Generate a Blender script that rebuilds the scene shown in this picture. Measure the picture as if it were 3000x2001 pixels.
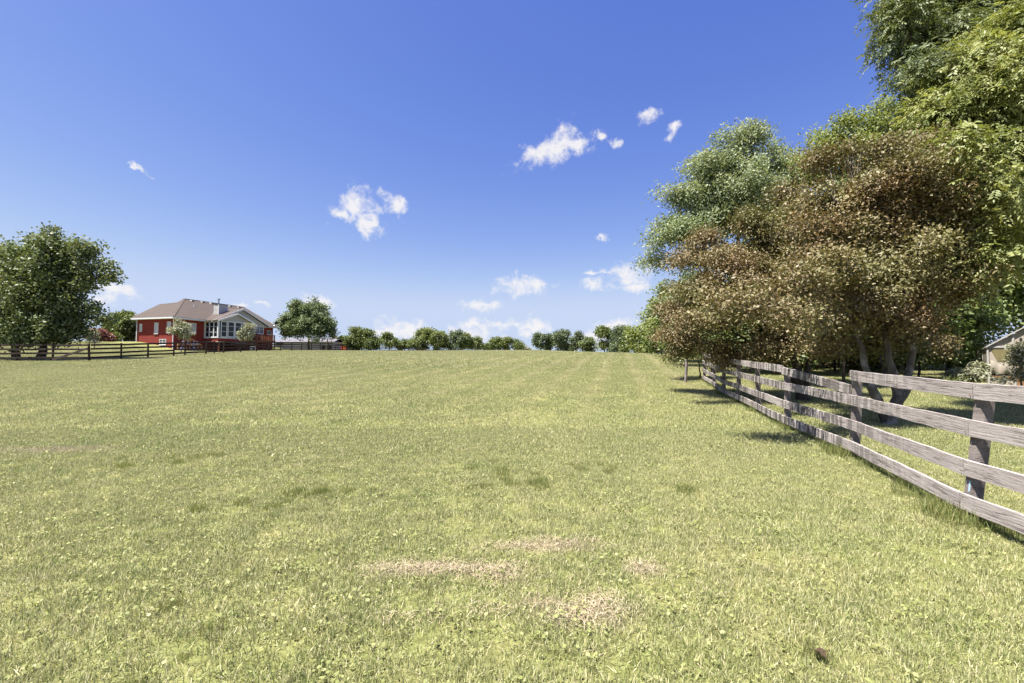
import bpy, bmesh, math, random
import numpy as np
from mathutils import Vector, Matrix, Euler, noise as mnoise

for o in list(bpy.data.objects): bpy.data.objects.remove(o, do_unlink=True)
scene = bpy.context.scene
col = scene.collection
R = math.radians
rng = np.random.default_rng(7)
random.seed(7)

# ------------------------------------------------------------------ camera
F, CX, CY, EYE, PITCH = 1333.0, 1500.0, 1000.5, 1.55, R(2.66)
cam_d = bpy.data.cameras.new('camera'); cam = bpy.data.objects.new('camera', cam_d); col.objects.link(cam)
cam_d.sensor_width = 36.0; cam_d.lens = F * 36.0 / 3000.0
cam_d.clip_start = 0.05; cam_d.clip_end = 4000
cam.location = (0, 0, EYE); cam.rotation_euler = (R(90) + PITCH, 0, 0)
scene.camera = cam
scene.render.resolution_x = 1024; scene.render.resolution_y = 683

# ------------------------------------------------------------------ exposure, sun, sky
scene.view_settings.view_transform = 'Standard'; scene.view_settings.look = 'None'
scene.view_settings.gamma = 1.0; scene.view_settings.use_curve_mapping = False
scene.view_settings.exposure = 1.86
SUN_EL = R(67); SUN_H = Vector((-0.90, -0.43)).normalized()     # horizontal direction towards the sun
to_sun = Vector((SUN_H.x * math.cos(SUN_EL), SUN_H.y * math.cos(SUN_EL), math.sin(SUN_EL)))
sun_d = bpy.data.lights.new('sun', 'SUN'); sun_d.energy = 4.2; sun_d.angle = R(0.53); sun_d.color = (1.0, 0.95, 0.86)
sun = bpy.data.objects.new('sun', sun_d); col.objects.link(sun)
sun.rotation_euler = to_sun.to_track_quat('Z', 'Y').to_euler(); sun.location = (-20, -20, 60)

world = bpy.data.worlds.new('World'); scene.world = world; world.use_nodes = True
wn, wl = world.node_tree.nodes, world.node_tree.links
for n in list(wn): wn.remove(n)
SKY_STRENGTH = 0.05
def wnode(t, **k):
    n = wn.new(t)
    for a, b in k.items(): setattr(n, a, b)
    return n
w_out = wnode('ShaderNodeOutputWorld'); w_bg = wnode('ShaderNodeBackground'); w_bg.inputs['Strength'].default_value = SKY_STRENGTH
w_sky = wnode('ShaderNodeTexSky', sky_type='NISHITA', sun_disc=False)
w_sky.sun_elevation = SUN_EL; w_sky.sun_rotation = math.atan2(SUN_H.x, SUN_H.y)
w_sky.air_density = 1.0; w_sky.dust_density = 0.6; w_sky.ozone_density = 2.5; w_sky.altitude = 200
# overall colour of this clear summer sky: a curve per channel, soft-limited towards the pale horizon
w_sep = wnode('ShaderNodeSeparateColor'); w_cmb = wnode('ShaderNodeCombineColor'); wl.new(w_sky.outputs[0], w_sep.inputs[0])
for i_, (pw, gain, cap) in enumerate(((1.45, 6.9, 3.2), (1.22, 4.62, 3.8), (0.58, 4.96, 5.1))):
    sc_ = wnode('ShaderNodeMath', operation='MULTIPLY'); sc_.inputs[1].default_value = 0.2; wl.new(w_sep.outputs[i_], sc_.inputs[0])
    pn = wnode('ShaderNodeMath', operation='POWER'); pn.inputs[1].default_value = pw; wl.new(sc_.outputs[0], pn.inputs[0])
    gn = wnode('ShaderNodeMath', operation='MULTIPLY'); gn.inputs[1].default_value = gain; wl.new(pn.outputs[0], gn.inputs[0])
    sm_ = wnode('ShaderNodeMath', operation='SMOOTH_MIN'); sm_.inputs[1].default_value = cap; sm_.inputs[2].default_value = 1.2; wl.new(gn.outputs[0], sm_.inputs[0]); wl.new(sm_.outputs[0], w_cmb.inputs[i_])
w_tc = wnode('ShaderNodeTexCoord')
def pix_ray(x, y):
    u = (x - CX) / F; v = (CY - y) / F
    return Vector((u, math.cos(PITCH) - v * math.sin(PITCH), math.sin(PITCH) + v * math.cos(PITCH)))
# clouds: direction (given through picture coordinates for those in view), half sizes in px, tilt in degrees
CLOUDS = [(1615, 438, 120, 40, 18), (1650, 405, 60, 42, 55), (1700, 425, 50, 26, 0), (1050, 610, 62, 60, -35), (1075, 650, 42, 52, 20), (1000, 635, 42, 20, -25), (1160, 605, 48, 30, -35),
          (1893, 338, 30, 26, 30), (1977, 378, 28, 20, 50), (1768, 402, 20, 15, 0), (1803, 410, 14, 18, 0),
          (407, 488, 36, 8, -25), (1537, 838, 82, 34, 0), (1422, 893, 70, 22, 0), (1738, 832, 38, 20, 0), (1738, 798, 40, 12, 0),
          (1846, 806, 72, 40, 8), (1860, 838, 50, 18, 0), (338, 855, 74, 20, -8), (315, 872, 40, 24, 0), (932, 880, 60, 20, -5), (762, 889, 34, 12, -15), (712, 898, 40, 10, 0),
          (1120, 978, 60, 20, 0), (1200, 968, 90, 34, 0), (1390, 990, 110, 36, 0), (1395, 952, 60, 20, 0), (1480, 952, 50, 22, 0), (1570, 958, 62, 36, 0), (1545, 980, 40, 14, 0),
          (1740, 986, 70, 36, 30), (1800, 950, 80, 22, 0), (1770, 702, 24, 10, 0), (1330, 985, 60, 24, 0)]
extra = [(az, el, 90 + 40 * (i % 3), 34 + 9 * (i % 2), 6 * (i % 5) - 12) for i, (az, el) in enumerate([(75, 14), (98, 33), (120, 9), (150, 22), (175, 40), (200, 11), (225, 27), (255, 13), (285, 36), (300, 18)])]
w_noise = wnode('ShaderNodeTexNoise'); w_noise.inputs['Scale'].default_value = 34; w_noise.inputs['Detail'].default_value = 9; w_noise.inputs['Roughness'].default_value = 0.66
w_noise.inputs['Distortion'].default_value = 0.35
wl.new(w_tc.outputs['Generated'], w_noise.inputs['Vector'])
def warp(src, scale, amp, detail):
    nz = wnode('ShaderNodeTexNoise'); nz.inputs['Scale'].default_value = scale; nz.inputs['Detail'].default_value = detail; nz.inputs['Roughness'].default_value = 0.6; wl.new(src, nz.inputs['Vector'])
    sb = wnode('ShaderNodeVectorMath', operation='SUBTRACT'); sb.inputs[1].default_value = (.5, .5, .5); wl.new(nz.outputs[1], sb.inputs[0])
    sc = wnode('ShaderNodeVectorMath', operation='SCALE'); sc.inputs['Scale'].default_value = amp; wl.new(sb.outputs[0], sc.inputs[0])
    ad = wnode('ShaderNodeVectorMath', operation='ADD'); wl.new(src, ad.inputs[0]); wl.new(sc.outputs[0], ad.inputs[1]); return ad.outputs[0]
w_dir = warp(w_tc.outputs['Generated'], 22, 0.055, 6)
prev = None
def add_cloud(c, hw, hh, tilt):
    global prev
    c = c.normalized(); r = c.cross(Vector((0, 0, 1))).normalized(); u = r.cross(c).normalized()
    t = R(tilt); r2 = r * math.cos(t) + u * math.sin(t); u2 = -r * math.sin(t) + u * math.cos(t)
    d1 = wnode('ShaderNodeVectorMath', operation='DOT_PRODUCT'); d1.inputs[1].default_value = r2 / hw
    d2 = wnode('ShaderNodeVectorMath', operation='DOT_PRODUCT'); d2.inputs[1].default_value = u2 / hh
    wl.new(w_dir, d1.inputs[0]); wl.new(w_dir, d2.inputs[0])
    cb = wnode('ShaderNodeCombineXYZ'); wl.new(d1.outputs['Value'], cb.inputs[0]); wl.new(d2.outputs['Value'], cb.inputs[1])
    ln = wnode('ShaderNodeVectorMath', operation='LENGTH'); wl.new(cb.outputs[0], ln.inputs[0])
    if prev is None: prev = ln.outputs['Value']
    else:
        mn = wnode('ShaderNodeMath', operation='MINIMUM'); wl.new(prev, mn.inputs[0]); wl.new(ln.outputs['Value'], mn.inputs[1]); prev = mn.outputs[0]
for (x, y, hw, hh, tl) in CLOUDS:
    d = pix_ray(x, y); k = F * d.length
    add_cloud(d, hw / k * 1.12, hh / k * 1.12, tl)
for (az, el, hw, hh, tl) in extra:
    add_cloud(Vector((math.sin(R(az)) * math.cos(R(el)), math.cos(R(az)) * math.cos(R(el)), math.sin(R(el)))), hw / F, hh / F, tl)
def wmath(op, a, b):
    m = wnode('ShaderNodeMath', operation=op)
    for i, v in enumerate((a, b)):
        if isinstance(v, (int, float)): m.inputs[i].default_value = v
        else: wl.new(v, m.inputs[i])
    return m.outputs[0]
cl_d = wmath('SUBTRACT', 1.0, prev)                                    # 1 in the middle of a cloud, 0 on its ellipse
cl_n = wmath('MULTIPLY', wmath('SUBTRACT', w_noise.outputs[0], 0.5), 2.7)
cl_s = wmath('ADD', cl_d, cl_n)
w_mr = wnode('ShaderNodeMapRange', interpolation_type='SMOOTHSTEP'); w_mr.inputs[1].default_value = 0.02; w_mr.inputs[2].default_value = 1.0
wl.new(cl_s, w_mr.inputs[0])
CLOUD = 0.93 / (SKY_STRENGTH * 2 ** scene.view_settings.exposure)
w_mix = wnode('ShaderNodeMix', data_type='RGBA'); w_mix.inputs[7].default_value = (CLOUD, CLOUD * 0.985, CLOUD * 1.0, 1)
wl.new(wmath('MULTIPLY', w_mr.outputs[0], 0.95), w_mix.inputs[0]); wl.new(w_cmb.outputs[0], w_mix.inputs[6])
wl.new(w_mix.outputs[2], w_bg.inputs['Color']); wl.new(w_bg.outputs[0], w_out.inputs[0])

# ------------------------------------------------------------------ helpers
def at(x, y, Y):
    d = pix_ray(x, y); return Vector((0, 0, EYE)) + d * (Y / d.y)
def sstep(v, a, b):
    t = np.clip((np.asarray(v, float) - a) / (b - a), 0, 1); return t * t * (3 - 2 * t)
PY = np.array([-60, 0, 5, 10, 15, 21, 28, 36, 45, 55, 66, 80, 95, 120, 170, 300, 600, 3000.])
PZ = np.array([0, 0, 0.05, 0.14, 0.34, 0.66, 1.12, 1.72, 2.24, 2.72, 3.17, 3.66, 3.98, 4.05, 2.9, -3, -10, -30.])
def ground(X, Y):
    X = np.asarray(X, float); Y = np.asarray(Y, float)
    z = (np.interp(Y - 2.5, PY, PZ) + np.interp(Y, PY, PZ) * 2 + np.interp(Y + 2.5, PY, PZ)) / 4
    z = z - 0.044 * np.maximum(0, X - 4) * sstep(Y, 34, 95) * (1 - sstep(Y, 140, 300))
    z = z + 1.5 * sstep(-X, 46, 57) * sstep(Y, 45, 68) * (1 - sstep(Y, 110, 200))
    z = z + 0.03 * np.sin(X * 0.55 + 1.3) * np.sin(Y * 0.43) * (1 - sstep(Y, 8, 20)) + 0.05 * np.sin(X * 0.13 + Y * 0.09) * sstep(Y, 5, 30)
    return z
def gz(x, y): return float(ground(x, y))

def tri_mesh(name, V, T, attrs=None, uv=None):
    V = np.asarray(V, np.float32); T = np.asarray(T, np.int32)
    m = bpy.data.meshes.new(name); m.vertices.add(len(V)); m.vertices.foreach_set('co', V.ravel())
    m.loops.add(T.size); m.loops.foreach_set('vertex_index', T.ravel())
    m.polygons.add(len(T)); m.polygons.foreach_set('loop_start', np.arange(0, T.size, 3, dtype=np.int32))
    for k, a in (attrs or {}).items():
        at_ = m.attributes.new(k, 'FLOAT', 'POINT'); at_.data.foreach_set('value', np.asarray(a, np.float32))
    m.update(calc_edges=True); m.validate()
    return m
def link(name, mesh, mat=None, parent=None, loc=None, rot=None):
    o = bpy.data.objects.new(name, mesh); col.objects.link(o)
    if mat and mesh is not None and not mesh.materials: mesh.materials.append(mat)
    if parent: o.parent = parent
    if loc is not None: o.location = loc
    if rot is not None: o.rotation_euler = rot
    return o
def thing(name, label, cat, loc=(0, 0, 0), rz=0, group=None):
    o = bpy.data.objects.new(name, None); col.objects.link(o); o.empty_display_size = 0.3
    o.location = loc; o.rotation_euler = (0, 0, rz); return tag(o, label, cat, group)
def tag(o, label=None, cat=None, group=None, kind=None):
    for k, v in (('label', label), ('category', cat), ('group', group), ('kind', kind)):
        if v: o[k] = v
    return o

class MB:
    """collects solid shapes for one mesh"""
    def __init__(s): s.v = []; s.f = []
    def _add(s, vs, fs):
        n = len(s.v); s.v += [tuple(v) for v in vs]; s.f += [tuple(i + n for i in f) for f in fs]; return s
    def hexa(s, p):      # 4 bottom + 4 top points
        return s._add(p, [(3, 2, 1, 0), (4, 5, 6, 7), (0, 1, 5, 4), (1, 2, 6, 5), (2, 3, 7, 6), (3, 0, 4, 7)])
    def box(s, a, b):
        (x0, y0, z0), (x1, y1, z1) = [min(i, j) for i, j in zip(a, b)], [max(i, j) for i, j in zip(a, b)]
        return s.hexa([(x0, y0, z0), (x1, y0, z0), (x1, y1, z0), (x0, y1, z0), (x0, y0, z1), (x1, y0, z1), (x1, y1, z1), (x0, y1, z1)])
    def bar(s, p, q, w, h, up=(0, 0, 1)):
        p, q = Vector(p), Vector(q); d = (q - p).normalized(); r = d.cross(Vector(up)); r = r.normalized() if r.length > 1e-5 else Vector((1, 0, 0)); u = r.cross(d)
        return s.hexa([p - r * w / 2 - u * h / 2, p + r * w / 2 - u * h / 2, q + r * w / 2 - u * h / 2, q - r * w / 2 - u * h / 2,
                       p - r * w / 2 + u * h / 2, p + r * w / 2 + u * h / 2, q + r * w / 2 + u * h / 2, q - r * w / 2 + u * h / 2])
    def prism(s, pts, ext):   # planar polygon extruded by a vector
        e = Vector(ext); n = len(pts); P = [Vector(p) for p in pts]
        return s._add(P + [p + e for p in P], [tuple(range(n - 1, -1, -1)), tuple(range(n, 2 * n))] + [(i, (i + 1) % n, n + (i + 1) % n, n + i) for i in range(n)])
    def tube(s, pts, rad, seg=6, cap=True):
        P = [Vector(p) for p in pts]; n0 = len(s.v); rings = []
        for i, p in enumerate(P):
            d = (P[min(i + 1, len(P) - 1)] - P[max(i - 1, 0)]).normalized()
            r = d.cross(Vector((0.31, 0.95, 0.05))); r = r.normalized() if r.length > 1e-4 else Vector((1, 0, 0)); u = r.cross(d)
            for k in range(seg):
                a = 2 * math.pi * k / seg; s.v.append(tuple(p + (r * math.cos(a) + u * math.sin(a)) * rad[i]))
        for i in range(len(P) - 1):
            for k in range(seg):
                a, b = n0 + i * seg + k, n0 + i * seg + (k + 1) % seg; s.f.append((a, a + seg, b + seg, b))
        if cap:
            s.f.append(tuple(n0 + k for k in range(seg))); s.f.append(tuple(n0 + (len(P) - 1) * seg + k for k in reversed(range(seg))))
        return s
    def mesh(s, name, bevel=0, smooth=False):
        m = bpy.data.meshes.new(name); m.from_pydata(s.v, [], s.f)
        bm = bmesh.new(); bm.from_mesh(m)
        bmesh.ops.recalc_face_normals(bm, faces=bm.faces)
        if bevel: bmesh.ops.bevel(bm, geom=bm.edges[:], offset=bevel, segments=1, affect='EDGES', clamp_overlap=True)
        bm.to_mesh(m); bm.free()
        if smooth: m.polygons.foreach_set('use_smooth', np.ones(len(m.polygons), bool))
        m.update(); return m
    def build(s, name, mat, parent=None, bevel=0, smooth=False, loc=None, rot=None):
        return link(name, s.mesh(name, bevel, smooth), mat, parent, loc, rot)

# ------------------------------------------------------------------ materials
class NT:
    def __init__(s, name):
        s.m = bpy.data.materials.new(name); s.m.use_nodes = True; s.t = s.m.node_tree; s.t.nodes.clear()
        s.out = s.n('ShaderNodeOutputMaterial')
    def n(s, t, **k):
        x = s.t.nodes.new(t)
        for a, b in k.items():
            setattr(x, a, b)
        return x
    def l(s, a, b): s.t.links.new(a, b)
    def noise(s, vec, scale, detail=4, rough=0.55, dist=0.0):
        x = s.n('ShaderNodeTexNoise'); x.inputs['Scale'].default_value = scale; x.inputs['Detail'].default_value = detail
        x.inputs['Roughness'].default_value = rough; x.inputs['Distortion'].default_value = dist
        if vec is not None: s.l(vec, x.inputs['Vector'])
        return x.outputs[0]
    def ramp(s, fac, stops, interp='LINEAR'):
        x = s.n('ShaderNodeValToRGB'); x.color_ramp.interpolation = interp; e = x.color_ramp.elements
        while len(e) < len(stops): e.new(0.5)
        for i, (p, c) in enumerate(stops):
            e[i].position = p; e[i].color = (c, c, c, 1) if isinstance(c, (int, float)) else (*c, 1)
        s.l(fac, x.inputs[0]); return x.outputs[0]
    def mix(s, f, a, b, blend='MIX'):
        x = s.n('ShaderNodeMix', data_type='RGBA', blend_type=blend)
        for i, v in ((0, f), (6, a), (7, b)):
            if isinstance(v, (int, float)): x.inputs[i].default_value = v if i == 0 else (v, v, v, 1)
            elif isinstance(v, tuple): x.inputs[i].default_value = (*v, 1)
            else: s.l(v, x.inputs[i])
        return x.outputs[2]
    def math(s, op, a, b=0.0, clamp=False):
        x = s.n('ShaderNodeMath', operation=op, use_clamp=clamp)
        for i, v in enumerate((a, b)):
            if isinstance(v, (int, float)): x.inputs[i].default_value = v
            else: s.l(v, x.inputs[i])
        return x.outputs[0]
    def mapr(s, v, a, b, c=0.0, d=1.0):
        x = s.n('ShaderNodeMapRange'); x.inputs[1].default_value = a; x.inputs[2].default_value = b; x.inputs[3].default_value = c; x.inputs[4].default_value = d
        s.l(v, x.inputs[0]); return x.outputs[0]
    def vmap(s, vec, scale=(1, 1, 1), rot=(0, 0, 0)):
        x = s.n('ShaderNodeMapping'); x.inputs['Scale'].default_value = scale; x.inputs['Rotation'].default_value = rot
        s.l(vec, x.inputs['Vector']); return x.outputs[0]
    def coord(s, which='Object'): return s.n('ShaderNodeTexCoord').outputs[which]
    def pos(s): return s.n('ShaderNodeNewGeometry').outputs['Position']
    def rand(s): return s.n('ShaderNodeObjectInfo').outputs['Random']
    def attr(s, name): return s.n('ShaderNodeAttribute', attribute_name=name).outputs['Fac']
    def bsdf(s, colour, rough=0.7, bump=None, bstr=0.3, bdist=0.02, spec=0.3, metal=0.0, link=True):
        b = s.n('ShaderNodeBsdfPrincipled')
        if isinstance(colour, tuple): b.inputs['Base Color'].default_value = (*colour, 1)
        else: s.l(colour, b.inputs['Base Color'])
        if isinstance(rough, (int, float)): b.inputs['Roughness'].default_value = rough
        else: s.l(rough, b.inputs['Roughness'])
        b.inputs['Specular IOR Level'].default_value = spec; b.inputs['Metallic'].default_value = metal
        if bump is not None:
            bp = s.n('ShaderNodeBump'); bp.inputs['Strength'].default_value = bstr; bp.inputs['Distance'].default_value = bdist
            s.l(bump, bp.inputs['Height']); s.l(bp.outputs[0], b.inputs['Normal'])
        if link: s.l(b.outputs[0], s.out.inputs[0])
        return b

LIFT = 1.7
def leaf_mat(name, cols, trans=0.3, rough=0.42, spec=0.5, extra=None):
    rough = max(rough, 0.5); spec = min(spec, 0.3); trans = min(0.34, trans + 0.04)
    if name not in ('clover_leaf', 'tall_grass', 'straw', 'strap_leaf'): cols = [tuple(min(.34, x * LIFT) for x in k) for k in cols]
    t = NT(name)
    r = t.attr('rnd')
    c = t.ramp(r, [(i / (len(cols) - 1), k) for i, k in enumerate(cols)])
    c = t.mix(t.mapr(t.noise(t.pos(), 0.55, 2), 0.35, 0.65, 0.0, 0.5), c, cols[len(cols) // 2])
    for k_, (xc, sc_, lo_, hi_) in enumerate(extra or []):
        mv = t.vmap(t.pos(), (1, 1, 1), (0.3 * k_, 0.7 * k_, 1.1 * k_)); c = t.mix(t.mapr(t.noise(mv, sc_, 3), lo_, hi_, 0.0, 0.6), c, t.mix(1.0, t.mix(r, tuple(x * .6 for x in xc), tuple(x * 1.5 for x in xc)), (LIFT, LIFT, LIFT), 'MULTIPLY'))
    b = t.bsdf(c, rough, spec=spec, link=False)
    tr = t.n('ShaderNodeBsdfTranslucent'); t.l(t.mix(1.0, c, (1.25, 1.2, 0.6), 'MULTIPLY'), tr.inputs[0])
    mx = t.n('ShaderNodeMixShader'); mx.inputs[0].default_value = trans
    t.l(b.outputs[0], mx.inputs[1]); t.l(tr.outputs[0], mx.inputs[2]); t.l(mx.outputs[0], t.out.inputs[0])
    return t.m
def bark_mat(name, a, b, scale=9, patch=None):
    t = NT(name); v = t.coord('Object'); v2 = t.vmap(v, (1, 1, 0.25))
    n = t.noise(v2, scale, 8, 0.7)
    c = t.mix(t.ramp(n, [(0.3, 0.0), (0.65, 1.0)]), a, b)
    if patch: c = t.mix(t.ramp(t.noise(v, 3.1, 5), [(0.52, 0.0), (0.62, 1.0)]), c, patch)
    t.bsdf(c, 0.9, n, 0.7, 0.03); return t.m
def plain(name, c, rough=0.6, spec=0.3, metal=0, var=0.12, scale=3.0):
    t = NT(name); n = t.noise(t.coord('Object'), scale, 6, 0.6)
    lo = tuple(x * (1 - var) for x in c); hi = tuple(min(1, x * (1 + var)) for x in c)
    t.bsdf(t.mix(t.mapr(n, 0.3, 0.7), lo, hi), rough, n, 0.1, 0.005, spec, metal); return t.m

M = {}
# --- the meadow: one colour function shared by soil and blades
def meadow_colour(t, blades):
    p = t.pos()
    big = t.noise(p, 0.16, 4, 0.6); mid = t.noise(p, 0.9, 5, 0.6, 0.4); sm = t.noise(p, 5.0, 4, 0.65)
    tone = t.math('ADD', t.math('ADD', t.math('MULTIPLY', big, 0.38), t.math('MULTIPLY', mid, 0.28)), t.math('MULTIPLY', sm, 0.34))
    sep = t.n('ShaderNodeSeparateXYZ'); t.l(p, sep.inputs[0])
    wv = t.n('ShaderNodeTexWave', wave_type='BANDS', bands_direction='X'); wv.inputs['Scale'].default_value = 0.17; wv.inputs['Distortion'].default_value = 0.9
    wv.inputs['Detail'].default_value = 3; wv.inputs['Detail Scale'].default_value = 0.5
    t.l(t.vmap(p, (1, 1, 1), (0, 0, R(13.3))), wv.inputs['Vector'])
    tone = t.math('ADD', tone, t.math('MULTIPLY', t.ramp(wv.outputs[1], [(0.55, 0.0), (1.0, 1.0)]), t.mapr(sep.outputs[1], 9, 26, 0.02, 0.16)))
    c = t.ramp(tone, [(0.28, (0.212, 0.265, 0.092)), (0.43, (0.300, 0.334, 0.128)), (0.56, (0.368, 0.372, 0.166)), (0.74, (0.45, 0.43, 0.235))])
    # old hay lying about: places with a shape of their own
    spots = [(-0.60, 3.35, 0.50, 0.13), (-0.15, 3.30, 0.25, 0.16), (0.28, 3.75, 0.50, 0.12), (0.47, 2.78, 0.30, 0.16), (0.95, 3.35, 0.16, 0.12), (0.2, 2.9, .2, .08), (-7.6, 7.6, 1.0, 0.3)]
    cur = None
    for (sx, sy, rx, ry) in spots:
        mp = t.n('ShaderNodeMapping', vector_type='POINT'); mp.inputs['Location'].default_value = (-sx / rx, -sy / ry, 0); mp.inputs['Scale'].default_value = (1 / rx, 1 / ry, 0)
        t.l(p, mp.inputs[0]); ln = t.n('ShaderNodeVectorMath', operation='LENGTH'); t.l(mp.outputs[0], ln.inputs[0])
        cur = ln.outputs['Value'] if cur is None else t.math('MINIMUM', cur, ln.outputs['Value'])
    hay = t.mapr(t.math('ADD', cur, t.math('MULTIPLY', t.math('SUBTRACT', t.noise(p, 7, 4, .7), 0.5), 2.6)), 0.25, 1.3, 0.75, 0.0)
    c = t.mix(hay, c, (0.47, 0.395, 0.285))
    return c
t = NT('meadow_soil'); c = meadow_colour(t, False)
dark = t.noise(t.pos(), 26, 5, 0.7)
c2 = t.mix(t.mapr(dark, 0.35, 0.62), t.mix(1.0, c, (0.30, 0.28, 0.24), 'MULTIPLY'), t.mix(1.0, c, (0.66, 0.64, 0.58), 'MULTIPLY'))  # soil colour darkened to match grass shaded by its own blades
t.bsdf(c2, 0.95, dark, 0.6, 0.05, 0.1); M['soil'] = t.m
t = NT('grass_blade'); c = meadow_colour(t, True); r = t.attr('rnd')
c = t.mix(t.ramp(r, [(0.0, 0.70), (0.40, 0.0), (1.0, 0.0)]), c, (0.060, 0.085, 0.022))
c = t.mix(t.ramp(r, [(0.60, 0.0), (1.0, 0.85)]), c, (0.60, 0.53, 0.35))
b = t.bsdf(c, 0.45, spec=0.35, link=False)
tr = t.n('ShaderNodeBsdfTranslucent'); t.l(c, tr.inputs[0]); mx = t.n('ShaderNodeMixShader'); mx.inputs[0].default_value = 0.3
t.l(b.outputs[0], mx.inputs[1]); t.l(tr.outputs[0], mx.inputs[2]); t.l(mx.outputs[0], t.out.inputs[0]); M['blade'] = t.m
M['clover'] = leaf_mat('clover_leaf', [(0.17, 0.20, 0.06), (0.25, 0.27, 0.095), (0.34, 0.34, 0.15)], 0.25, 0.5, .3)
M['tallgrass'] = leaf_mat('tall_grass', [(0.12, 0.155, 0.05), (0.20, 0.225, 0.08), (0.30, 0.29, 0.13)], 0.3, 0.45)
M['straw'] = leaf_mat('straw', [(0.30, 0.23, 0.14), (0.44, 0.36, 0.25), (0.58, 0.50, 0.38)], 0.15, 0.5)
M['lilyleaf'] = leaf_mat('strap_leaf', [(0.10, 0.15, 0.04), (0.2, 0.24, 0.08), (0.32, 0.33, 0.14)], 0.3, 0.45)
# --- foliage
M['brown'] = leaf_mat('copper_leaf', [(0.034, 0.024, 0.015), (0.078, 0.057, 0.030), (0.118, 0.090, 0.048), (0.098, 0.100, 0.042), (0.155, 0.136, 0.084)], 0.12, 0.40, 0.55, [((0.088, 0.090, 0.036), 0.42, 0.48, 0.64), ((0.120, 0.064, 0.030), 0.5, 0.56, 0.70)])
M['grey'] = leaf_mat('grey_green_leaf', [(0.062, 0.084, 0.040), (0.110, 0.138, 0.072), (0.150, 0.172, 0.105), (0.20, 0.22, 0.15)], 0.25, 0.45, 0.5)
M['lime'] = leaf_mat('yellow_green_leaf', [(0.058, 0.078, 0.022), (0.115, 0.138, 0.046), (0.172, 0.186, 0.082)], 0.35, 0.45)
M['walnut'] = leaf_mat('feathered_leaf', [(0.038, 0.055, 0.015), (0.096, 0.116, 0.034), (0.160, 0.172, 0.066), (0.205, 0.212, 0.10)], 0.3, 0.38, 0.55)
M['under'] = leaf_mat('undergrowth_leaf', [(0.032, 0.052, 0.017), (0.078, 0.104, 0.036), (0.145, 0.160, 0.076)], 0.28, 0.42)
M['maple'] = leaf_mat('dark_maple_leaf', [(0.026, 0.040, 0.016), (0.056, 0.076, 0.030), (0.090, 0.106, 0.048), (0.14, 0.15, 0.08)], 0.22, 0.42, 0.5)
M['round'] = leaf_mat('dull_green_leaf', [(0.040, 0.058, 0.026), (0.085, 0.110, 0.052), (0.14, 0.158, 0.09)], 0.22, 0.45)
M['pale'] = leaf_mat('pale_leaf', [(0.085, 0.095, 0.055), (0.165, 0.17, 0.115), (0.26, 0.255, 0.19)], 0.22, 0.5)
M['far'] = leaf_mat('distant_leaf', [(0.034, 0.050, 0.015), (0.074, 0.094, 0.030), (0.120, 0.134, 0.054)], 0.25, 0.5)
M['farlime'] = leaf_mat('distant_bright_leaf', [(0.042, 0.060, 0.018), (0.085, 0.104, 0.034), (0.130, 0.142, 0.058)], 0.3, 0.5)
M['farblue'] = leaf_mat('distant_dull_leaf', [(0.030, 0.044, 0.020), (0.062, 0.080, 0.042), (0.10, 0.115, 0.068)], 0.22, 0.5)
M['red'] = leaf_mat('wine_red_leaf', [(0.05, 0.018, 0.015), (0.11, 0.045, 0.04), (0.17, 0.085, 0.07)], 0.22, 0.45)
M['bark'] = bark_mat('dark_bark', (0.022, 0.018, 0.014), (0.085, 0.07, 0.058))
M['bark_grey'] = bark_mat('grey_bark', (0.03, 0.025, 0.02), (0.14, 0.12, 0.10), 7, (0.22, 0.20, 0.175))
# --- timber
def timber(name, base, dark_c, grain=1.0, worn=None, streak=0.0):
    t = NT(name); v = t.coord('Object'); off = t.n('ShaderNodeVectorMath', operation='ADD'); t.l(v, off.inputs[0])
    cx = t.n('ShaderNodeCombineXYZ'); rr = t.rand()
    for i, k in enumerate((37, 51, 23)): t.l(t.math('MULTIPLY', rr, k), cx.inputs[i])
    t.l(cx.outputs[0], off.inputs[1]); v = off.outputs[0]
    g1 = t.noise(t.vmap(v, (1.2, 16, 16)), 2.6 * grain, 8, 0.72, 0.5); g2 = t.noise(t.vmap(v, (0.7, 40, 40)), 2.0, 4, 0.6)
    st = t.noise(t.vmap(v, (1.0, 3.5, 3.5)), 1.6, 5, 0.6)
    c = t.mix(t.ramp(g1, [(0.38, 1.0), (0.50, 0.0)]), base, dark_c)
    c = t.mix(t.ramp(g2, [(0.34, 0.55), (0.5, 0.0)]), c, tuple(x * 0.6 for x in base))
    c = t.mix(t.ramp(st, [(0.45, 0.0), (0.72, 0.55)]), c, worn or tuple(min(1, x * 1.35) for x in base))
    c = t.mix(t.mapr(rr, 0, 1, 0.0, 0.25), c, tuple(x * 0.7 for x in base))
    if streak:
        sk = t.noise(t.vmap(v, (9, 9, 0.9)), 1.1, 5, 0.65); zone = t.noise(v, 0.55, 2); ps = t.n('ShaderNodeSeparateXYZ'); t.l(t.pos(), ps.inputs[0])
        far_b = t.mapr(ps.outputs[1], 5.0, 8.0, 0.05, 1.0)
        f = t.math('MULTIPLY', t.math('MULTIPLY', t.ramp(sk, [(0.46, 0.0), (0.51, 1.0)]), t.mapr(zone, 0.34, 0.48)), far_b)
        c = t.mix(t.math('MULTIPLY', f, streak), c, tuple(x * 0.16 for x in base))
    t.bsdf(c, 0.85, t.math('ADD', g1, t.math('MULTIPLY', g2, 0.5)), 0.7, 0.012, 0.2); return t.m
M['board'] = timber('weathered_board', (0.35, 0.31, 0.295), (0.07, 0.052, 0.046), 1.0, (0.50, 0.455, 0.44), 0.85)
M['post'] = timber('weathered_post', (0.17, 0.145, 0.135), (0.05, 0.038, 0.034), 0.8, (0.34, 0.30, 0.285))
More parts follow.
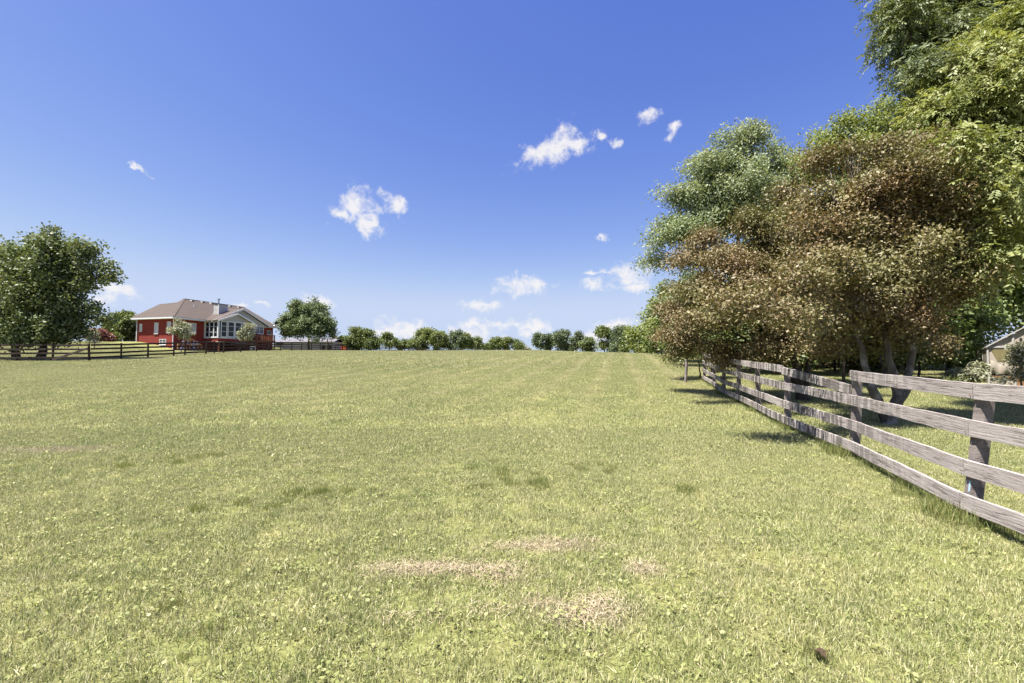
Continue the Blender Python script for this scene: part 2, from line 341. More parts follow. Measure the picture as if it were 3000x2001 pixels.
M['darkboard'] = timber('dark_stained_board', (0.040, 0.028, 0.023), (0.012, 0.009, 0.008), 1.0, (0.085, 0.066, 0.056))
M['backboard'] = timber('old_brown_board', (0.10, 0.075, 0.062), (0.03, 0.022, 0.02), 1.0)
M['deck'] = timber('red_brown_deck_wood', (0.165, 0.062, 0.038), (0.07, 0.025, 0.016), 1.0, (0.23, 0.10, 0.066))
M['cedar'] = timber('orange_wood', (0.40, 0.20, 0.105), (0.20, 0.09, 0.045), 1.0, (0.52, 0.33, 0.2))
# --- house
t = NT('red_brick'); v = t.coord('Object')
sp = t.n('ShaderNodeSeparateXYZ'); t.l(v, sp.inputs[0]); cb = t.n('ShaderNodeCombineXYZ'); t.l(t.math('ADD', sp.outputs[0], sp.outputs[1]), cb.inputs[0]); t.l(sp.outputs[2], cb.inputs[1])
bk = t.n('ShaderNodeTexBrick'); bk.inputs['Scale'].default_value = 1.0; bk.inputs['Brick Width'].default_value = 0.21; bk.inputs['Row Height'].default_value = 0.075
bk.inputs['Mortar Size'].default_value = 0.006; bk.inputs['Color1'].default_value = (0.21, 0.020, 0.015, 1); bk.inputs['Color2'].default_value = (0.13, 0.013, 0.011, 1); bk.inputs['Mortar'].default_value = (0.24, 0.085, 0.07, 1)
t.l(cb.outputs[0], bk.inputs['Vector'])
c = t.mix(t.mapr(t.noise(t.vmap(v, (1, 1, 4)), 0.8, 5), 0.35, 0.7, 0, 0.4), bk.outputs[0], (0.25, 0.045, 0.03))
t.bsdf(c, 0.85, bk.outputs[1], -0.3, 0.005, 0.2); M['brick'] = t.m
t = NT('asphalt_shingle'); v = t.coord('Object')
n1 = t.noise(t.vmap(v, (1, 1, 1)), 5, 6, 0.75); n2 = t.noise(v, 0.5, 4, 0.6)
wv = t.n('ShaderNodeTexWave', bands_direction='Z'); wv.inputs['Scale'].default_value = 2.2; wv.inputs['Distortion'].default_value = 1.0; t.l(v, wv.inputs[0])
c = t.mix(t.mapr(n1, 0.3, 0.7), (0.047, 0.036, 0.031), (0.112, 0.089, 0.078)); c = t.mix(t.mapr(n2, 0.4, 0.7, 0, 0.4), c, (0.062, 0.048, 0.043)); c = t.mix(t.mapr(wv.outputs[1], 0, .3, .3, 0), c, (0.035, 0.028, 0.025))
t.bsdf(c, 0.9, n1, 0.4, 0.02, 0.2); M['shingle'] = t.m
M['white'] = plain('white_trim_paint', (0.62, 0.64, 0.655), 0.45, 0.4, 0, 0.04)
M['siding'] = plain('cream_siding', (0.42, 0.40, 0.365), 0.5, 0.35, 0, 0.05)
M['concrete'] = plain('pale_concrete', (0.38, 0.34, 0.31), 0.9, 0.2)
M['dish'] = plain('dark_grey_metal', (0.05, 0.055, 0.06), 0.5, 0.4, 0.3)
M['blackmetal'] = plain('black_metal', (0.02, 0.02, 0.02), 0.5, 0.4, 0.5)
M['steel'] = plain('galvanised_steel', (0.45, 0.45, 0.46), 0.35, 0.5, 0.8)
M['barnwall'] = plain('white_barn_metal', (0.33, 0.31, 0.36), 0.6, 0.3, 0, 0.05, 0.6)
M['barnroof'] = plain('grey_barn_roof', (0.13, 0.125, 0.135), 0.6, 0.3, 0, 0.08, 0.6)
M['canvas'] = plain('beige_canvas', (0.34, 0.30, 0.25), 0.75, 0.25, 0, 0.10, 2.0)
M['canvas2'] = plain('weathered_canvas_frame', (0.36, 0.34, 0.31), 0.6, 0.3, 0, 0.1, 4.0)
M['mesh_screen'] = plain('olive_window_screen', (0.17, 0.145, 0.07), 0.8, 0.2, 0, 0.15, 3.0)
M['rust'] = plain('rust_brown_panel', (0.22, 0.13, 0.07), 0.8, 0.2, 0, 0.25, 3.0)
M['motif'] = plain('black_stencil_and_shadow_paint', (0.022, 0.02, 0.02), 0.7, 0.2)
M['blue'] = plain('pale_blue_paint', (0.30, 0.46, 0.62), 0.5, 0.3)
M['greenplastic'] = plain('green_awning', (0.10, 0.17, 0.10), 0.6, 0.3)
M['redplastic'] = plain('red_plastic', (0.42, 0.06, 0.04), 0.4, 0.4)
M['lilac'] = plain('lilac_paint', (0.38, 0.38, 0.62), 0.5, 0.3)
M['gravel'] = plain('pale_gravel', (0.33, 0.31, 0.29), 0.95, 0.1, 0, 0.3, 8)
M['dryleaf'] = plain('dry_brown_leaf', (0.05, 0.03, 0.018), 0.7, 0.3, 0, .3, 30)
M['plasticwhite'] = plain('white_enamel', (0.62, 0.62, 0.63), 0.4, 0.4)
t = NT('window_glass'); b = t.bsdf((0.012, 0.014, 0.016), 0.06, spec=0.3); M['glass'] = t.m
t = NT('window_glass_with_blind'); v = t.coord('Object'); wv = t.n('ShaderNodeTexWave', bands_direction='Z'); wv.inputs['Scale'].default_value = 6; t.l(v, wv.inputs[0])
b = t.bsdf(t.mix(wv.outputs[1], (0.34, 0.34, 0.36), (0.50, 0.50, 0.52)), 0.12, spec=0.7); M['blind'] = t.m

# ------------------------------------------------------------------ the ground
def graded(stops):
    out = []
    for (a, b, st) in stops: out += list(np.arange(a, b, st))
    return np.array(out + [stops[-1][1]])
gx = graded([(-900, -200, 70), (-200, -80, 8), (-80, -12, 1.6), (-12, 12, 0.5), (12, 60, 1.6), (60, 200, 8), (200, 900, 70)])
gy = graded([(-60, -4, 6), (-4, 30, 0.5), (30, 140, 1.6), (140, 300, 8), (300, 3000, 150)])
GX, GY = np.meshgrid(gx, gy); GZ = ground(GX, GY)
V = np.stack([GX.ravel(), GY.ravel(), GZ.ravel()], 1); nx, ny = len(gx), len(gy)
i = (np.arange(ny - 1)[:, None] * nx + np.arange(nx - 1)[None]).ravel()
T = np.concatenate([np.stack([i, i + 1, i + nx + 1], 1), np.stack([i, i + nx + 1, i + nx], 1)])
gm = tri_mesh('meadow_ground', V, T); gm.polygons.foreach_set('use_smooth', np.ones(len(gm.polygons), bool))
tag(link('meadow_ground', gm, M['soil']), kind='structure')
# gravel lane along the far right edge of the field
lane_pts = [(14, 66), (20, 70), (28, 74), (38, 77), (52, 79)]
LV = []; 
for k, (x, y) in enumerate(lane_pts):
    for d in (-1.1, 1.1): LV.append((x, y + d, gz(x, y + d) + 0.05))
LT = []
for k in range(len(lane_pts) - 1): a = 2 * k; LT += [(a, a + 2, a + 3), (a, a + 3, a + 1)]
tag(link('gravel_lane', tri_mesh('gravel_lane', LV, LT), M['gravel']), kind='structure')

# ------------------------------------------------------------------ grass: blade patches, set out as instances
def blades(n, size, lmin, lmax, w, lean=0.75, curl=0.5, base=None, seed=0, cluster=0.0):
    g = np.random.default_rng(seed)
    if base is None:
        p = g.uniform(-size / 2, size / 2, (n, 2))
        if cluster > 0:
            k = max(4, int(size * size * 30)); cc = g.uniform(-size / 2, size / 2, (k, 2)); m = g.random(n) < cluster
            p[m] = cc[g.integers(0, k, m.sum())] + g.normal(0, 0.035, (m.sum(), 2))
        base = np.concatenate([p, np.zeros((n, 1))], 1)
    L = g.uniform(lmin, lmax, n); az = g.uniform(0, 2 * np.pi, n); ln = np.abs(g.normal(0, lean, n)).clip(0, 1.35)
    d = np.stack([np.cos(az) * np.sin(ln), np.sin(az) * np.sin(ln), np.cos(ln)], 1)
    ln2 = (ln + curl * g.random(n)).clip(0, 1.5)
    d2 = np.stack([np.cos(az) * np.sin(ln2), np.sin(az) * np.sin(ln2), np.cos(ln2)], 1)
    fa = g.uniform(0, 2 * np.pi, n); s = np.stack([np.cos(fa), np.sin(fa), np.zeros(n)], 1) * (w * g.uniform(0.6, 1.3, n) / 2)[:, None]
    mid = base + d * (L * 0.55)[:, None]; tip = mid + d2 * (L * 0.45)[:, None]
    V = np.stack([base - s, base + s, mid - s * 0.8, mid + s * 0.8, tip], 1).reshape(-1, 3)
    k = (np.arange(n) * 5)[:, None]
    T = np.concatenate([k + [0, 1, 3], k + [0, 3, 2], k + [2, 3, 4]])
    return V, T, np.repeat(g.random(n), 5)
def discs(n, size, r0, r1, seed):
    g = np.random.default_rng(seed); c = np.concatenate([g.uniform(-size / 2, size / 2, (n, 2)), g.uniform(0.02, 0.045, (n, 1))], 1)
    cc = g.uniform(-size / 2, size / 2, (max(2, n // 9), 2)); m = g.random(n) < 0.75; c[m, :2] = cc[g.integers(0, len(cc), m.sum())] + g.normal(0, 0.04, (m.sum(), 2))
    nrm = np.stack([g.normal(0, .38, n), g.normal(0, .38, n), np.ones(n)], 1); nrm /= np.linalg.norm(nrm, axis=1)[:, None]
    a = np.cross(nrm, g.normal(0, 1, (n, 3))); a /= np.linalg.norm(a, axis=1)[:, None]; b = np.cross(nrm, a); r = g.uniform(r0, r1, n)[:, None]
    vs = [c]
    for k in range(5):
        t_ = 2 * np.pi * k / 5; vs.append(c + (a * np.cos(t_) + b * np.sin(t_) * 0.8) * r)
    V = np.stack(vs, 1).reshape(-1, 3); k = (np.arange(n) * 6)[:, None]
    T = np.concatenate([k + [0, i, i % 5 + 1] for i in range(1, 6)]); return V, T, np.repeat(g.random(n), 6)
def patch(name, parts, mats):
    Vs, Ts, As, Ms, o = [], [], [], [], 0
    for mi, (V, T, A) in enumerate(parts): Vs.append(V); Ts.append(T + o); As.append(A); Ms.append(np.full(len(T), mi)); o += len(V)
    m = tri_mesh(name, np.concatenate(Vs), np.concatenate(Ts), {'rnd': np.concatenate(As)})
    for x in mats: m.materials.append(x)
    if len(m.polygons) == sum(len(x) for x in Ms): m.polygons.foreach_set('material_index', np.concatenate(Ms).astype(np.int32))
    return bpy.data.objects.new(name, m)
def instanced(name, mats, protos, pts, label, cat):
    """one object that sets the patches out over points: (x, y, z, scale, variant, spin)"""
    c = bpy.data.collections.new(name + '_patches')
    for p in protos: c.objects.link(p)
    P = np.array(pts); n = len(P)
    me = bpy.data.meshes.new(name); me.vertices.add(n); me.vertices.foreach_set('co', P[:, :3].astype(np.float32).ravel())
    e = 0.4; sx = (ground(P[:, 0] + e, P[:, 1]) - ground(P[:, 0] - e, P[:, 1])) / (2 * e); sy = (ground(P[:, 0], P[:, 1] + e) - ground(P[:, 0], P[:, 1] - e)) / (2 * e)
    rot = np.zeros((n, 3), np.float32)
    for k in range(n):
        q = Vector((0, 0, 1)).rotation_difference(Vector((-sx[k], -sy[k], 1)).normalized()).to_matrix() @ Matrix.Rotation(P[k, 5], 3, 'Z')
        rot[k] = q.to_euler()
    a = me.attributes.new('rot', 'FLOAT_VECTOR', 'POINT'); a.data.foreach_set('vector', rot.ravel())
    a = me.attributes.new('scl', 'FLOAT', 'POINT'); a.data.foreach_set('value', P[:, 3].astype(np.float32))
    a = me.attributes.new('var', 'INT', 'POINT'); a.data.foreach_set('value', P[:, 4].astype(np.int32))
    for x in mats: me.materials.append(x)
    o = link(name, me); tag(o, label, cat, None, 'stuff')
    g = bpy.data.node_groups.new(name, 'GeometryNodeTree')
    g.interface.new_socket('Geometry', in_out='INPUT', socket_type='NodeSocketGeometry'); g.interface.new_socket('Geometry', in_out='OUTPUT', socket_type='NodeSocketGeometry')
    N = g.nodes; gi, go = N.new('NodeGroupInput'), N.new('NodeGroupOutput')
    ci = N.new('GeometryNodeCollectionInfo'); ci.inputs[0].default_value = c; ci.inputs['Separate Children'].default_value = True; ci.inputs['Reset Children'].default_value = True
    ip = N.new('GeometryNodeInstanceOnPoints'); ip.inputs['Pick Instance'].default_value = True
    def na(nm, tp):
        x = N.new('GeometryNodeInputNamedAttribute'); x.data_type = tp; x.inputs[0].default_value = nm; return x.outputs[0]
    g.links.new(gi.outputs[0], ip.inputs['Points']); g.links.new(ci.outputs[0], ip.inputs['Instance'])
    g.links.new(na('var', 'INT'), ip.inputs['Instance Index']); g.links.new(na('rot', 'FLOAT_VECTOR'), ip.inputs['Rotation']); g.links.new(na('scl', 'FLOAT'), ip.inputs['Scale'])
    g.links.new(ip.outputs[0], go.inputs[0])
    md = o.modifiers.new('scatter', 'NODES'); md.node_group = g
    return o
def grid_pts(size, ymin, ymax, fn, nvar, jit=0.15, smin=0.9, smax=1.1):
    out = []
    y = ymin
    while y < ymax:
        half = 1.18 * (y + size) + 1.3
        x = -half
        while x < half:
            if fn(x, y):
                px, py = x + random.uniform(-jit, jit) * size, y + random.uniform(-jit, jit) * size
                out.append((px, py, gz(px, py), random.uniform(smin, smax), random.randrange(nvar), random.uniform(0, 6.283)))
            x += size * (0.64 if size < 1 else 0.74)
        y += size * (0.64 if size < 1 else 0.74)
    return out
fine = [patch('grass_patch', [blades(4200, 0.9, 0.020, 0.055, 0.0042, seed=s, cluster=0.35), discs(110 if s < 3 else 40, 0.9, 0.006, 0.014, s)], [M['blade'], M['clover']]) for s in range(6)]
medium = [patch('grass_patch', [blades(8000, 2.6, 0.035, 0.075, 0.0095, seed=20 + s, cluster=0.25), discs(110, 2.6, 0.012, 0.020, 20 + s)], [M['blade'], M['clover']]) for s in range(5)]
coarse = [patch('grass_patch', [blades(6500, 5.0, 0.06, 0.11, 0.024, seed=40 + s)], [M['blade']]) for s in range(4)]
inside_house = lambda x, y: (-60 < x < -40 and 64 < y < 92)
instanced('near_grass', [M['blade'], M['clover']], fine, grid_pts(0.9, 1.3, 9.5, lambda x, y: True, 6), 'short sun bleached mown grass with clover in the foreground', 'grass')
instanced('middle_grass', [M['blade'], M['clover']], medium, grid_pts(2.6, 8.5, 33, lambda x, y: abs(x) < 46, 5), 'short mown grass across the middle of the open field', 'grass')
instanced('far_grass', [M['blade']], coarse, grid_pts(5.0, 31, 104, lambda x, y: -75 < x < 60 and not inside_house(x, y), 4), 'mown grass on the rising far slope of the field', 'grass')
# taller green tufts and the unmown fringe under the weathered fence
tuft = [patch('grass_tuft', [blades(170, 0.3, 0.09, 0.20, 0.0055, 0.35, 0.5, seed=60 + s, cluster=0.0)], [M['tallgrass']]) for s in range(4)]

# ------------------------------------------------------------------ fences
def worn_board(L, h, th, seed, seg=14):
    """a weathered plank, x along its length, uneven edges and a slight bow"""
    g = random.Random(seed); m = MB(); rows = []
    b1, b2 = g.uniform(-.006, .006), g.uniform(-.005, .005)
    for k in range(seg + 1):
        x = L * k / seg; s = math.sin(math.pi * k / seg)
        t_, b_ = h / 2 + g.uniform(-.006, .004) + b1 * s, -h / 2 + g.uniform(-.004, .006) + b1 * s
        y = b2 * s + g.uniform(-.002, .002); e = 0.006
        rows.append([(x, y - th / 2, b_ + e), (x, y - th / 2, t_ - e), (x, y - th / 2 + e, t_), (x, y + th / 2, t_ - .002), (x, y + th / 2, b_ + .002), (x, y - th / 2 + e, b_)])
    n = 6
    for r in rows: m.v += r
    for k in range(seg):
        for j in range(n): a, b = k * n + j, k * n + (j + 1) % n; m.f.append((a, b, b + n, a + n))
    m.f.append(tuple(range(n))); m.f.append(tuple(seg * n + j for j in reversed(range(n))))
    return m.mesh('board')
def place_board(name, p, q, h, th, mat, parent, seed, seg=14, extra=0.0):
    p, q = Vector(p), Vector(q); d = q - p
    o = link(name, worn_board(d.length + extra, h, th, seed, seg), mat, parent)
    x = d.normalized(); y = Vector((0, 0, 1)).cross(x).normalized(); z = x.cross(y)
    m = Matrix((x, y, z)).transposed().to_4x4(); m.translation = p - x * extra / 2 - (parent.location if parent else Vector())
    o.matrix_local = m; return o
def worn_post(h, w, seed, round_=False):
    g = random.Random(seed); m = MB(); n = 10; rings = 6
    for k in range(rings):
        z = -0.35 + (h + 0.35) * k / (rings - 1)
        for j in range(n):
            a = 2 * math.pi * j / n + 0.3; r = w / 2 * (1.0 if round_ else 1.0 / max(abs(math.cos(a)), abs(math.sin(a))) * 0.86) * g.uniform(0.95, 1.04)
            zz = z + (g.uniform(-.012, .012) if k == rings - 1 else 0); m.v.append((r * math.cos(a), r * math.sin(a), zz))
    for k in range(rings - 1):
        for j in range(n): a, b = k * n + j, k * n + (j + 1) % n; m.f.append((a, b, b + n, a + n))
    m.f.append(tuple(range(n - 1, -1, -1))); m.f.append(tuple((rings - 1) * n + j for j in range(n)))
    return m.mesh('post')

# weathered four-board fence on the right: post feet and lean read off the fence line
RP = [(3.95, 1.95), (4.36, 4.40), (5.27, 7.08), (5.78, 9.60), (6.42, 11.9), (6.97, 14.05), (7.42, 16.0), (8.32, 18.75), (9.02, 21.4)]
LEAN = [(0, 0), (0.145, -.02), (0.075, 0.0), (0.01, 0), (-.015, 0), (.02, 0), (.02, 0), (-.03, 0), (0.03, 0)]
HC = [1.245, 0.89, 0.515, 0.195]
fence = thing('board_fence', 'weathered grey four board fence with a sagging top rail beside the copper leaved trees', 'fence', (RP[1][0], RP[1][1], gz(*RP[1])))
def side(i):
    a = Vector(RP[max(i - 1, 0)]); b = Vector(RP[min(i + 1, len(RP) - 1)]); d = (b - a).normalized(); return Vector((-d.y, d.x, 0))   # towards the field
POSTW = 0.128
def rail_pt(i, h):
    x, y = RP[i]; return Vector((x + LEAN[i][0] * h, y + LEAN[i][1] * h, gz(x, y) + h)) + side(i) * (POSTW / 2 + 0.022)
for i, (x, y) in enumerate(RP):
    if i == 0: continue
    z = gz(x, y); tall = 1.24 if i not in (2,) else 1.17
    o = link('post', worn_post(tall, POSTW, i, i in (3,)), M['post'], fence)
    o.location = Vector((x, y, z)) - fence.location; d = Vector((LEAN[i][0], LEAN[i][1], 1)).normalized()
    fd = Vector(RP[min(i + 1, len(RP) - 1)]) - Vector(RP[i - 1]); rzq = math.atan2(fd.y, fd.x)
    o.rotation_euler = (Vector((0, 0, 1)).rotation_difference(d).to_matrix() @ Matrix.Rotation(rzq, 3, 'Z')).to_euler()
post_blue = [c_ for c_ in fence.children][0]
pb = MB(); ph = [0.30, 0.34, 0.40, 0.44]
o = MB().hexa([(-.034, .045, .29), (-.022, .045, .29), (-.022, .0600, .29), (-.034, .0600, .29), (-.032, .045, .39), (-.016, .045, .39), (-.016, .0600, .39), (-.032, .0600, .39)]).build('paint_smear', M['blue'], post_blue)
sd = 100
for r_, h in enumerate(HC):
    spans = [(0, 1), (1, 3), (3, 5), (5, 7), (7, 8)] if r_ != 0 else [(0, 1), (1, 2), (3, 5), (5, 7), (7, 8)]
    if r_ == 2: spans = [(0, 2), (2, 3), (3, 5), (5, 7), (7, 8)]
    for (a, b) in spans:
        for k in range(a, b):      # a board follows the curve of the fence from post to post
            sd += 1
            p, q = rail_pt(k, h), rail_pt(k + 1, h)
            if r_ == 0 and k == 1: p.z += 0.0; q.z += 0.02
            place_board('rail', p, q, 0.158, 0.038, M['board'], fence, sd, extra=(-0.012 if (k + 1 == b or k == a) else 0.02))
nail_m = MB().tube([(0, 0, 0), (0, 0.006, 0)], [0.007, 0.007], 6).mesh('nail')
for i in (1, 2, 3, 4):
    for r_, h in enumerate(HC):
        for (du, dh) in ((-0.035, 0.045), (0.032, -0.04), (0.03, 0.05)):
            if (i, r_) == (3, 0) and du > 0: continue
            fdir = (Vector(RP[i + 1]) - Vector(RP[i - 1])).normalized(); q = rail_pt(i, h + dh) + side(i) * 0.018 + Vector((fdir.x, fdir.y, 0)) * du
            o = link('nail', nail_m, M['rust'], fence); o.location = q - fence.location; o.rotation_euler = (0, 0, math.atan2(side(i).y, side(i).x) - math.pi / 2)
# the top board that has dropped off its post and rests on the second one
p = rail_pt(2, 1.045); q = rail_pt(3, 1.215); p = p + (q - p).normalized() * 0.02
tag(place_board('rail', p, q, 0.158, 0.038, M['board'], fence, 77), 'sagging top board hanging down at one end')

# dark four-board paddock fence along the house side
dark = thing('board_fence', 'dark brown four board paddock fence in front of the red brick house', 'fence', (-33.5, 36, gz(-33.5, 36)))
line1 = [(-33.5 - 2.75 * k, 36.0 - 0.06 * k) for k in range(11, 0, -1)]
pxs = [(264, 36.0), (357, 38.2), (435, 41.0), (510, 43.8), (543, 45.6), (604, 48.8), (629, 50.3), (656, 51.8), (705, 55.6), (752, 59.3), (788, 62.6), (823, 66.0), (855, 69.2), (883, 72.3), (913, 75.8), (939, 79.0), (962, 82.2), (983, 85.2), (1003, 88.2), (1018, 91.0)]
line2 = [(at(px, 1000, Y).x, Y) for px, Y in pxs]
last = line2[-1]
line3 = [(last[0] + 0.35 * k * 2.8 * .4, last[1] + 3.1 * k) for k in range(1, 6)] + [(-32.0 + 1.75 * k, 110 + 2.6 * k) for k in range(0, 13)]
DP = line1 + line2 + line3
DH = [1.27, 0.95, 0.62, 0.28]
pm = [worn_post(1.36, 0.15, 300 + k) for k in range(4)]
for k, (x, y) in enumerate(DP):
    o = link('post', pm[k % 4], M['darkboard'], dark); o.location = Vector((x, y, gz(x, y))) - dark.location
    o.rotation_euler = (random.gauss(0, .025), random.gauss(0.02, .03), random.uniform(0, 6)); o.scale = (1, 1, random.uniform(0.97, 1.07))
for k in range(len(DP) - 1):
    a, b = DP[k], DP[k + 1]; d = (Vector(b) - Vector(a)).normalized(); s_ = Vector((d.y, -d.x, 0)) * 0.095    # boards on the field side
    for h in DH:
        p = Vector((*a, gz(*a) + h + random.gauss(0, .018))) + s_; q = Vector((*b, gz(*b) + h + random.gauss(0, .018))) + s_
        place_board('rail', p, q, 0.15, 0.03, M['darkboard'], dark, 500 + k * 4, 3 if k > 24 else 5, extra=-0.006)
i0 = len(line1); a = Vector((*DP[i0], gz(*DP[i0]) + 1.0)); b = Vector((DP[i0][0] - 2.5, DP[i0][1] - 0.22, gz(DP[i0][0] - 2.5, DP[i0][1] - .22) + 0.12))
place_board('brace', b + Vector((0, -.2, 0)), a + Vector((0, -.2, 0)), 0.16, 0.05, M['backboard'], dark, 901, 4)

# old fence at the back of the shady lawn
back = thing('board_fence', 'old dim brown board fence in the shade behind the copper leaved trees', 'fence', (13.5, 26.5, gz(13.5, 26.5)))
BPs = [(11.5 + 2.6 * k, 26.2 + 0.35 * k) for k in range(6)]
for k, (x, y) in enumerate(BPs):
    o = link('post', pm[k % 4], M['backboard'], back); o.location = Vector((x, y, gz(x, y))) - back.location; o.rotation_euler = (0, random.gauss(0, .02), k)
for k in range(len(BPs) - 1):
    a, b = BPs[k], BPs[k + 1]
    for h in (1.2, 0.8, 0.4):
        place_board('rail', Vector((*a, gz(*a) + h)) + Vector((0.01, -.1, 0)), Vector((*b, gz(*b) + h)) + Vector((0.01, -.1, 0)), 0.14, 0.03, M['backboard'], back, 950 + k, 3, -0.01)
# grey end post standing just beyond the last fence bay
ep = at(2008, 1094, 20.5); epz = gz(ep.x, ep.y)
o = link('fence_post', worn_post(1.05, 0.13, 77), M['post'], None, (ep.x, ep.y, epz), (0, R(5), 0.4)); tag(o, 'lone pale grey post leaning in the grass past the end of the weathered fence', 'post')

# fringe and tufts
tp = []
for k in range(len(RP) - 1):
    a, b = Vector(RP[k]), Vector(RP[k + 1]); n = int((b - a).length / 0.16)
    for j in range(n):
        q = a.lerp(b, (j + random.random()) / n) + Vector((random.gauss(0.02, .09), 0)); tp.append((q.x, q.y, gz(q.x, q.y), random.uniform(0.45, 0.95), random.randrange(4), random.uniform(0, 6)))
for (x, y) in RP[1:]:
    for j in range(5): q = (x + random.gauss(0, .12), y + random.gauss(0, .12)); tp.append((*q, gz(*q), random.uniform(0.8, 1.3), random.randrange(4), random.uniform(0, 6)))
for (px, py, Y, spr, n, sc) in [(955, 1440, 5.2, .22, 7, .6), (1450, 1400, 5.6, .6, 12, .5), (1560, 1360, 6.3, .7, 12, .5), (560, 1350, 7.0, .6, 10, .5), (700, 1480, 4.8, .3, 4, .5), (2000, 1390, 5.3, .1, 3, .7), (600, 1880, 2.5, .3, 4, .4), (2350, 1880, 2.5, .2, 2, .4)]:
    c_ = at(px, py, Y)
    for j in range(n): q = (c_.x + random.gauss(0, spr), c_.y + random.gauss(0, spr * .45)); tp.append((*q, gz(*q), sc * random.uniform(.6, 1.2), random.randrange(4), random.uniform(0, 6)))
instanced('tall_grass', [M['tallgrass']], tuft, tp, 'taller green grass tufts in the field and under the weathered fence', 'grass')
# wisps of old hay
hv = []
for (sx, sy, rx, ry, n) in [(-0.75, 3.36, 0.30, 0.07, 260), (-0.45, 3.34, 0.26, 0.07, 200), (-0.10, 3.30, 0.18, 0.08, 170), (0.15, 3.72, 0.30, 0.08, 170), (0.45, 3.80, 0.28, 0.06, 140), (0.40, 2.74, 0.15, 0.09, 190), (0.55, 2.88, 0.14, 0.09, 200), (0.95, 3.35, 0.10, 0.06, 70), (-0.62, 2.72, 0.20, 0.07, 60), (-0.15, 2.82, .12, .06, 60), (0.1, 3.3, 1.2, .5, 500)]:
    hv.append(np.stack([rng.normal(sx, rx / 1.5, n), rng.normal(sy, ry / 1.5, n), np.zeros(n)], 1))
hb = np.concatenate(hv); hb[:, 2] = ground(hb[:, 0], hb[:, 1]) + rng.uniform(0.008, 0.04, len(hb))
Vh, Th, Ah = blades(len(hb), 0, 0.06, 0.17, 0.0042, 0.2, 0.25, hb, 90)
gq = np.random.default_rng(91); n = len(hb); az = gq.uniform(0, 6.283, n); L = gq.uniform(.025, .085, n)
dd = np.stack([np.cos(az), np.sin(az), gq.normal(0, .18, n)], 1) * L[:, None]; ss = np.stack([-np.sin(az), np.cos(az), np.zeros(n)], 1) * .0014
mid = hb + dd * .5; mid[:, 2] += gq.uniform(0, .012, n)
Vh = np.stack([hb - ss, hb + ss, mid - ss, mid + ss, hb + dd], 1).reshape(-1, 3)
Vh[:, 2] = np.maximum(Vh[:, 2], ground(Vh[:, 0], Vh[:, 1]) + 0.006)
tag(link('hay_wisps', tri_mesh('hay_wisps', Vh, Th, {'rnd': Ah}), M['straw']), 'pale wisps of dry hay lying on the grass in the foreground', 'hay', kind='stuff')
# a curled dry leaf on the grass
lp = at(2403, 1945, 2.36); lz = gz(lp.x, lp.y) + 0.045
lf = MB(); pts = []
for k in range(12):
    a = 2 * math.pi * k / 12; r = 0.034 * (0.75 + 0.3 * (k % 2)) ; pts.append((r * math.cos(a) * 1.15, r * math.sin(a), 0.010 * math.cos(2 * a) + 0.006))
lf._add([(0, 0, 0)] + pts, [(0, k + 1, (k + 1) % 12 + 1) for k in range(12)]); lf._add([(0.036, 0, .016), (0.07, 0.006, .004), (0.07, .009, .004), (.036, .004, .016)], [(0, 1, 2, 3)])
o = lf.build('fallen_leaf', M['dryleaf'], None, 0, False, (lp.x, lp.y, lz), (0.2, 0.15, 0.7)); tag(o, 'curled dark brown dry leaf lying on the mown grass', 'leaf')

# ------------------------------------------------------------------ the brick house
TH = R(15.5); HC0 = at(507, 930, 66.0); EAVE = HC0.z
ax = Vector((math.sin(TH), math.cos(TH), 0)); bx_ = Vector((-math.cos(TH), math.sin(TH), 0))
house = thing('brick_house', 'red brick house with hipped brown roof, white sunroom and raised wooden deck', 'house', (HC0.x, HC0.y, 0), R(90) - TH)
HM = Matrix((ax, bx_, Vector((0, 0, 1)))).transposed().to_4x4(); HM.translation = Vector((HC0.x, HC0.y, 0)); HI = HM.inverted()
def h_plane(px, py, axis, val):
    """point of the house (its own coordinates) seen at a pixel on the plane axis = val"""
    o = HI @ Vector((0, 0, EYE)); d = HI.to_3x3() @ pix_ray(px, py); k = (val - o[axis]) / d[axis]; return o + d * k
def h_slope(px, py, n, c):
    o = HI @ Vector((0, 0, EYE)); d = HI.to_3x3() @ pix_ray(px, py); n = Vector(n); k = (c - n.dot(o)) / n.dot(d); return o + d * k
def c2(x, y): return (360 + x / 7.465, 850 + y / 7.465)
def c3(x, y): return (580 + x / 7.465, 850 + y / 7.465)
OV = 0.55; HL = 20.0; YB = 8.15; SL = 0.5; RZ = EAVE + 8 * SL
# walls of the main block: near wall, left wall, the rest
W = M['brick']; ZB = 1.6; ZT = EAVE - 0.02
MB().box((OV, OV, ZB), (HL - OV, OV + .3, ZT)).build('wall', W, house)
MB().box((OV, OV + .3, ZB), (OV + .3, YB - OV, ZT)).build('wall', W, house)
MB().box((OV + .3, YB - OV - .3, ZB), (6.3, YB - OV, ZT)).build('wall', W, house)
MB().box((6, YB - OV, ZB), (6.3, 15.5, ZT)).build('wall', W, house)
MB().box((6.3, 15.2, ZB), (HL - OV, 15.5, ZT)).build('wall', W, house)
MB().prism([(HL - OV - .3, OV + .3, ZB), (HL - OV - .3, 15.2, ZB), (HL - OV - .3, 15.2, ZT), (HL - OV - .3, 8, ZT + 3.6), (HL - OV - .3, OV + .3, ZT)], (.3, 0, 0)).build('wall', W, house)
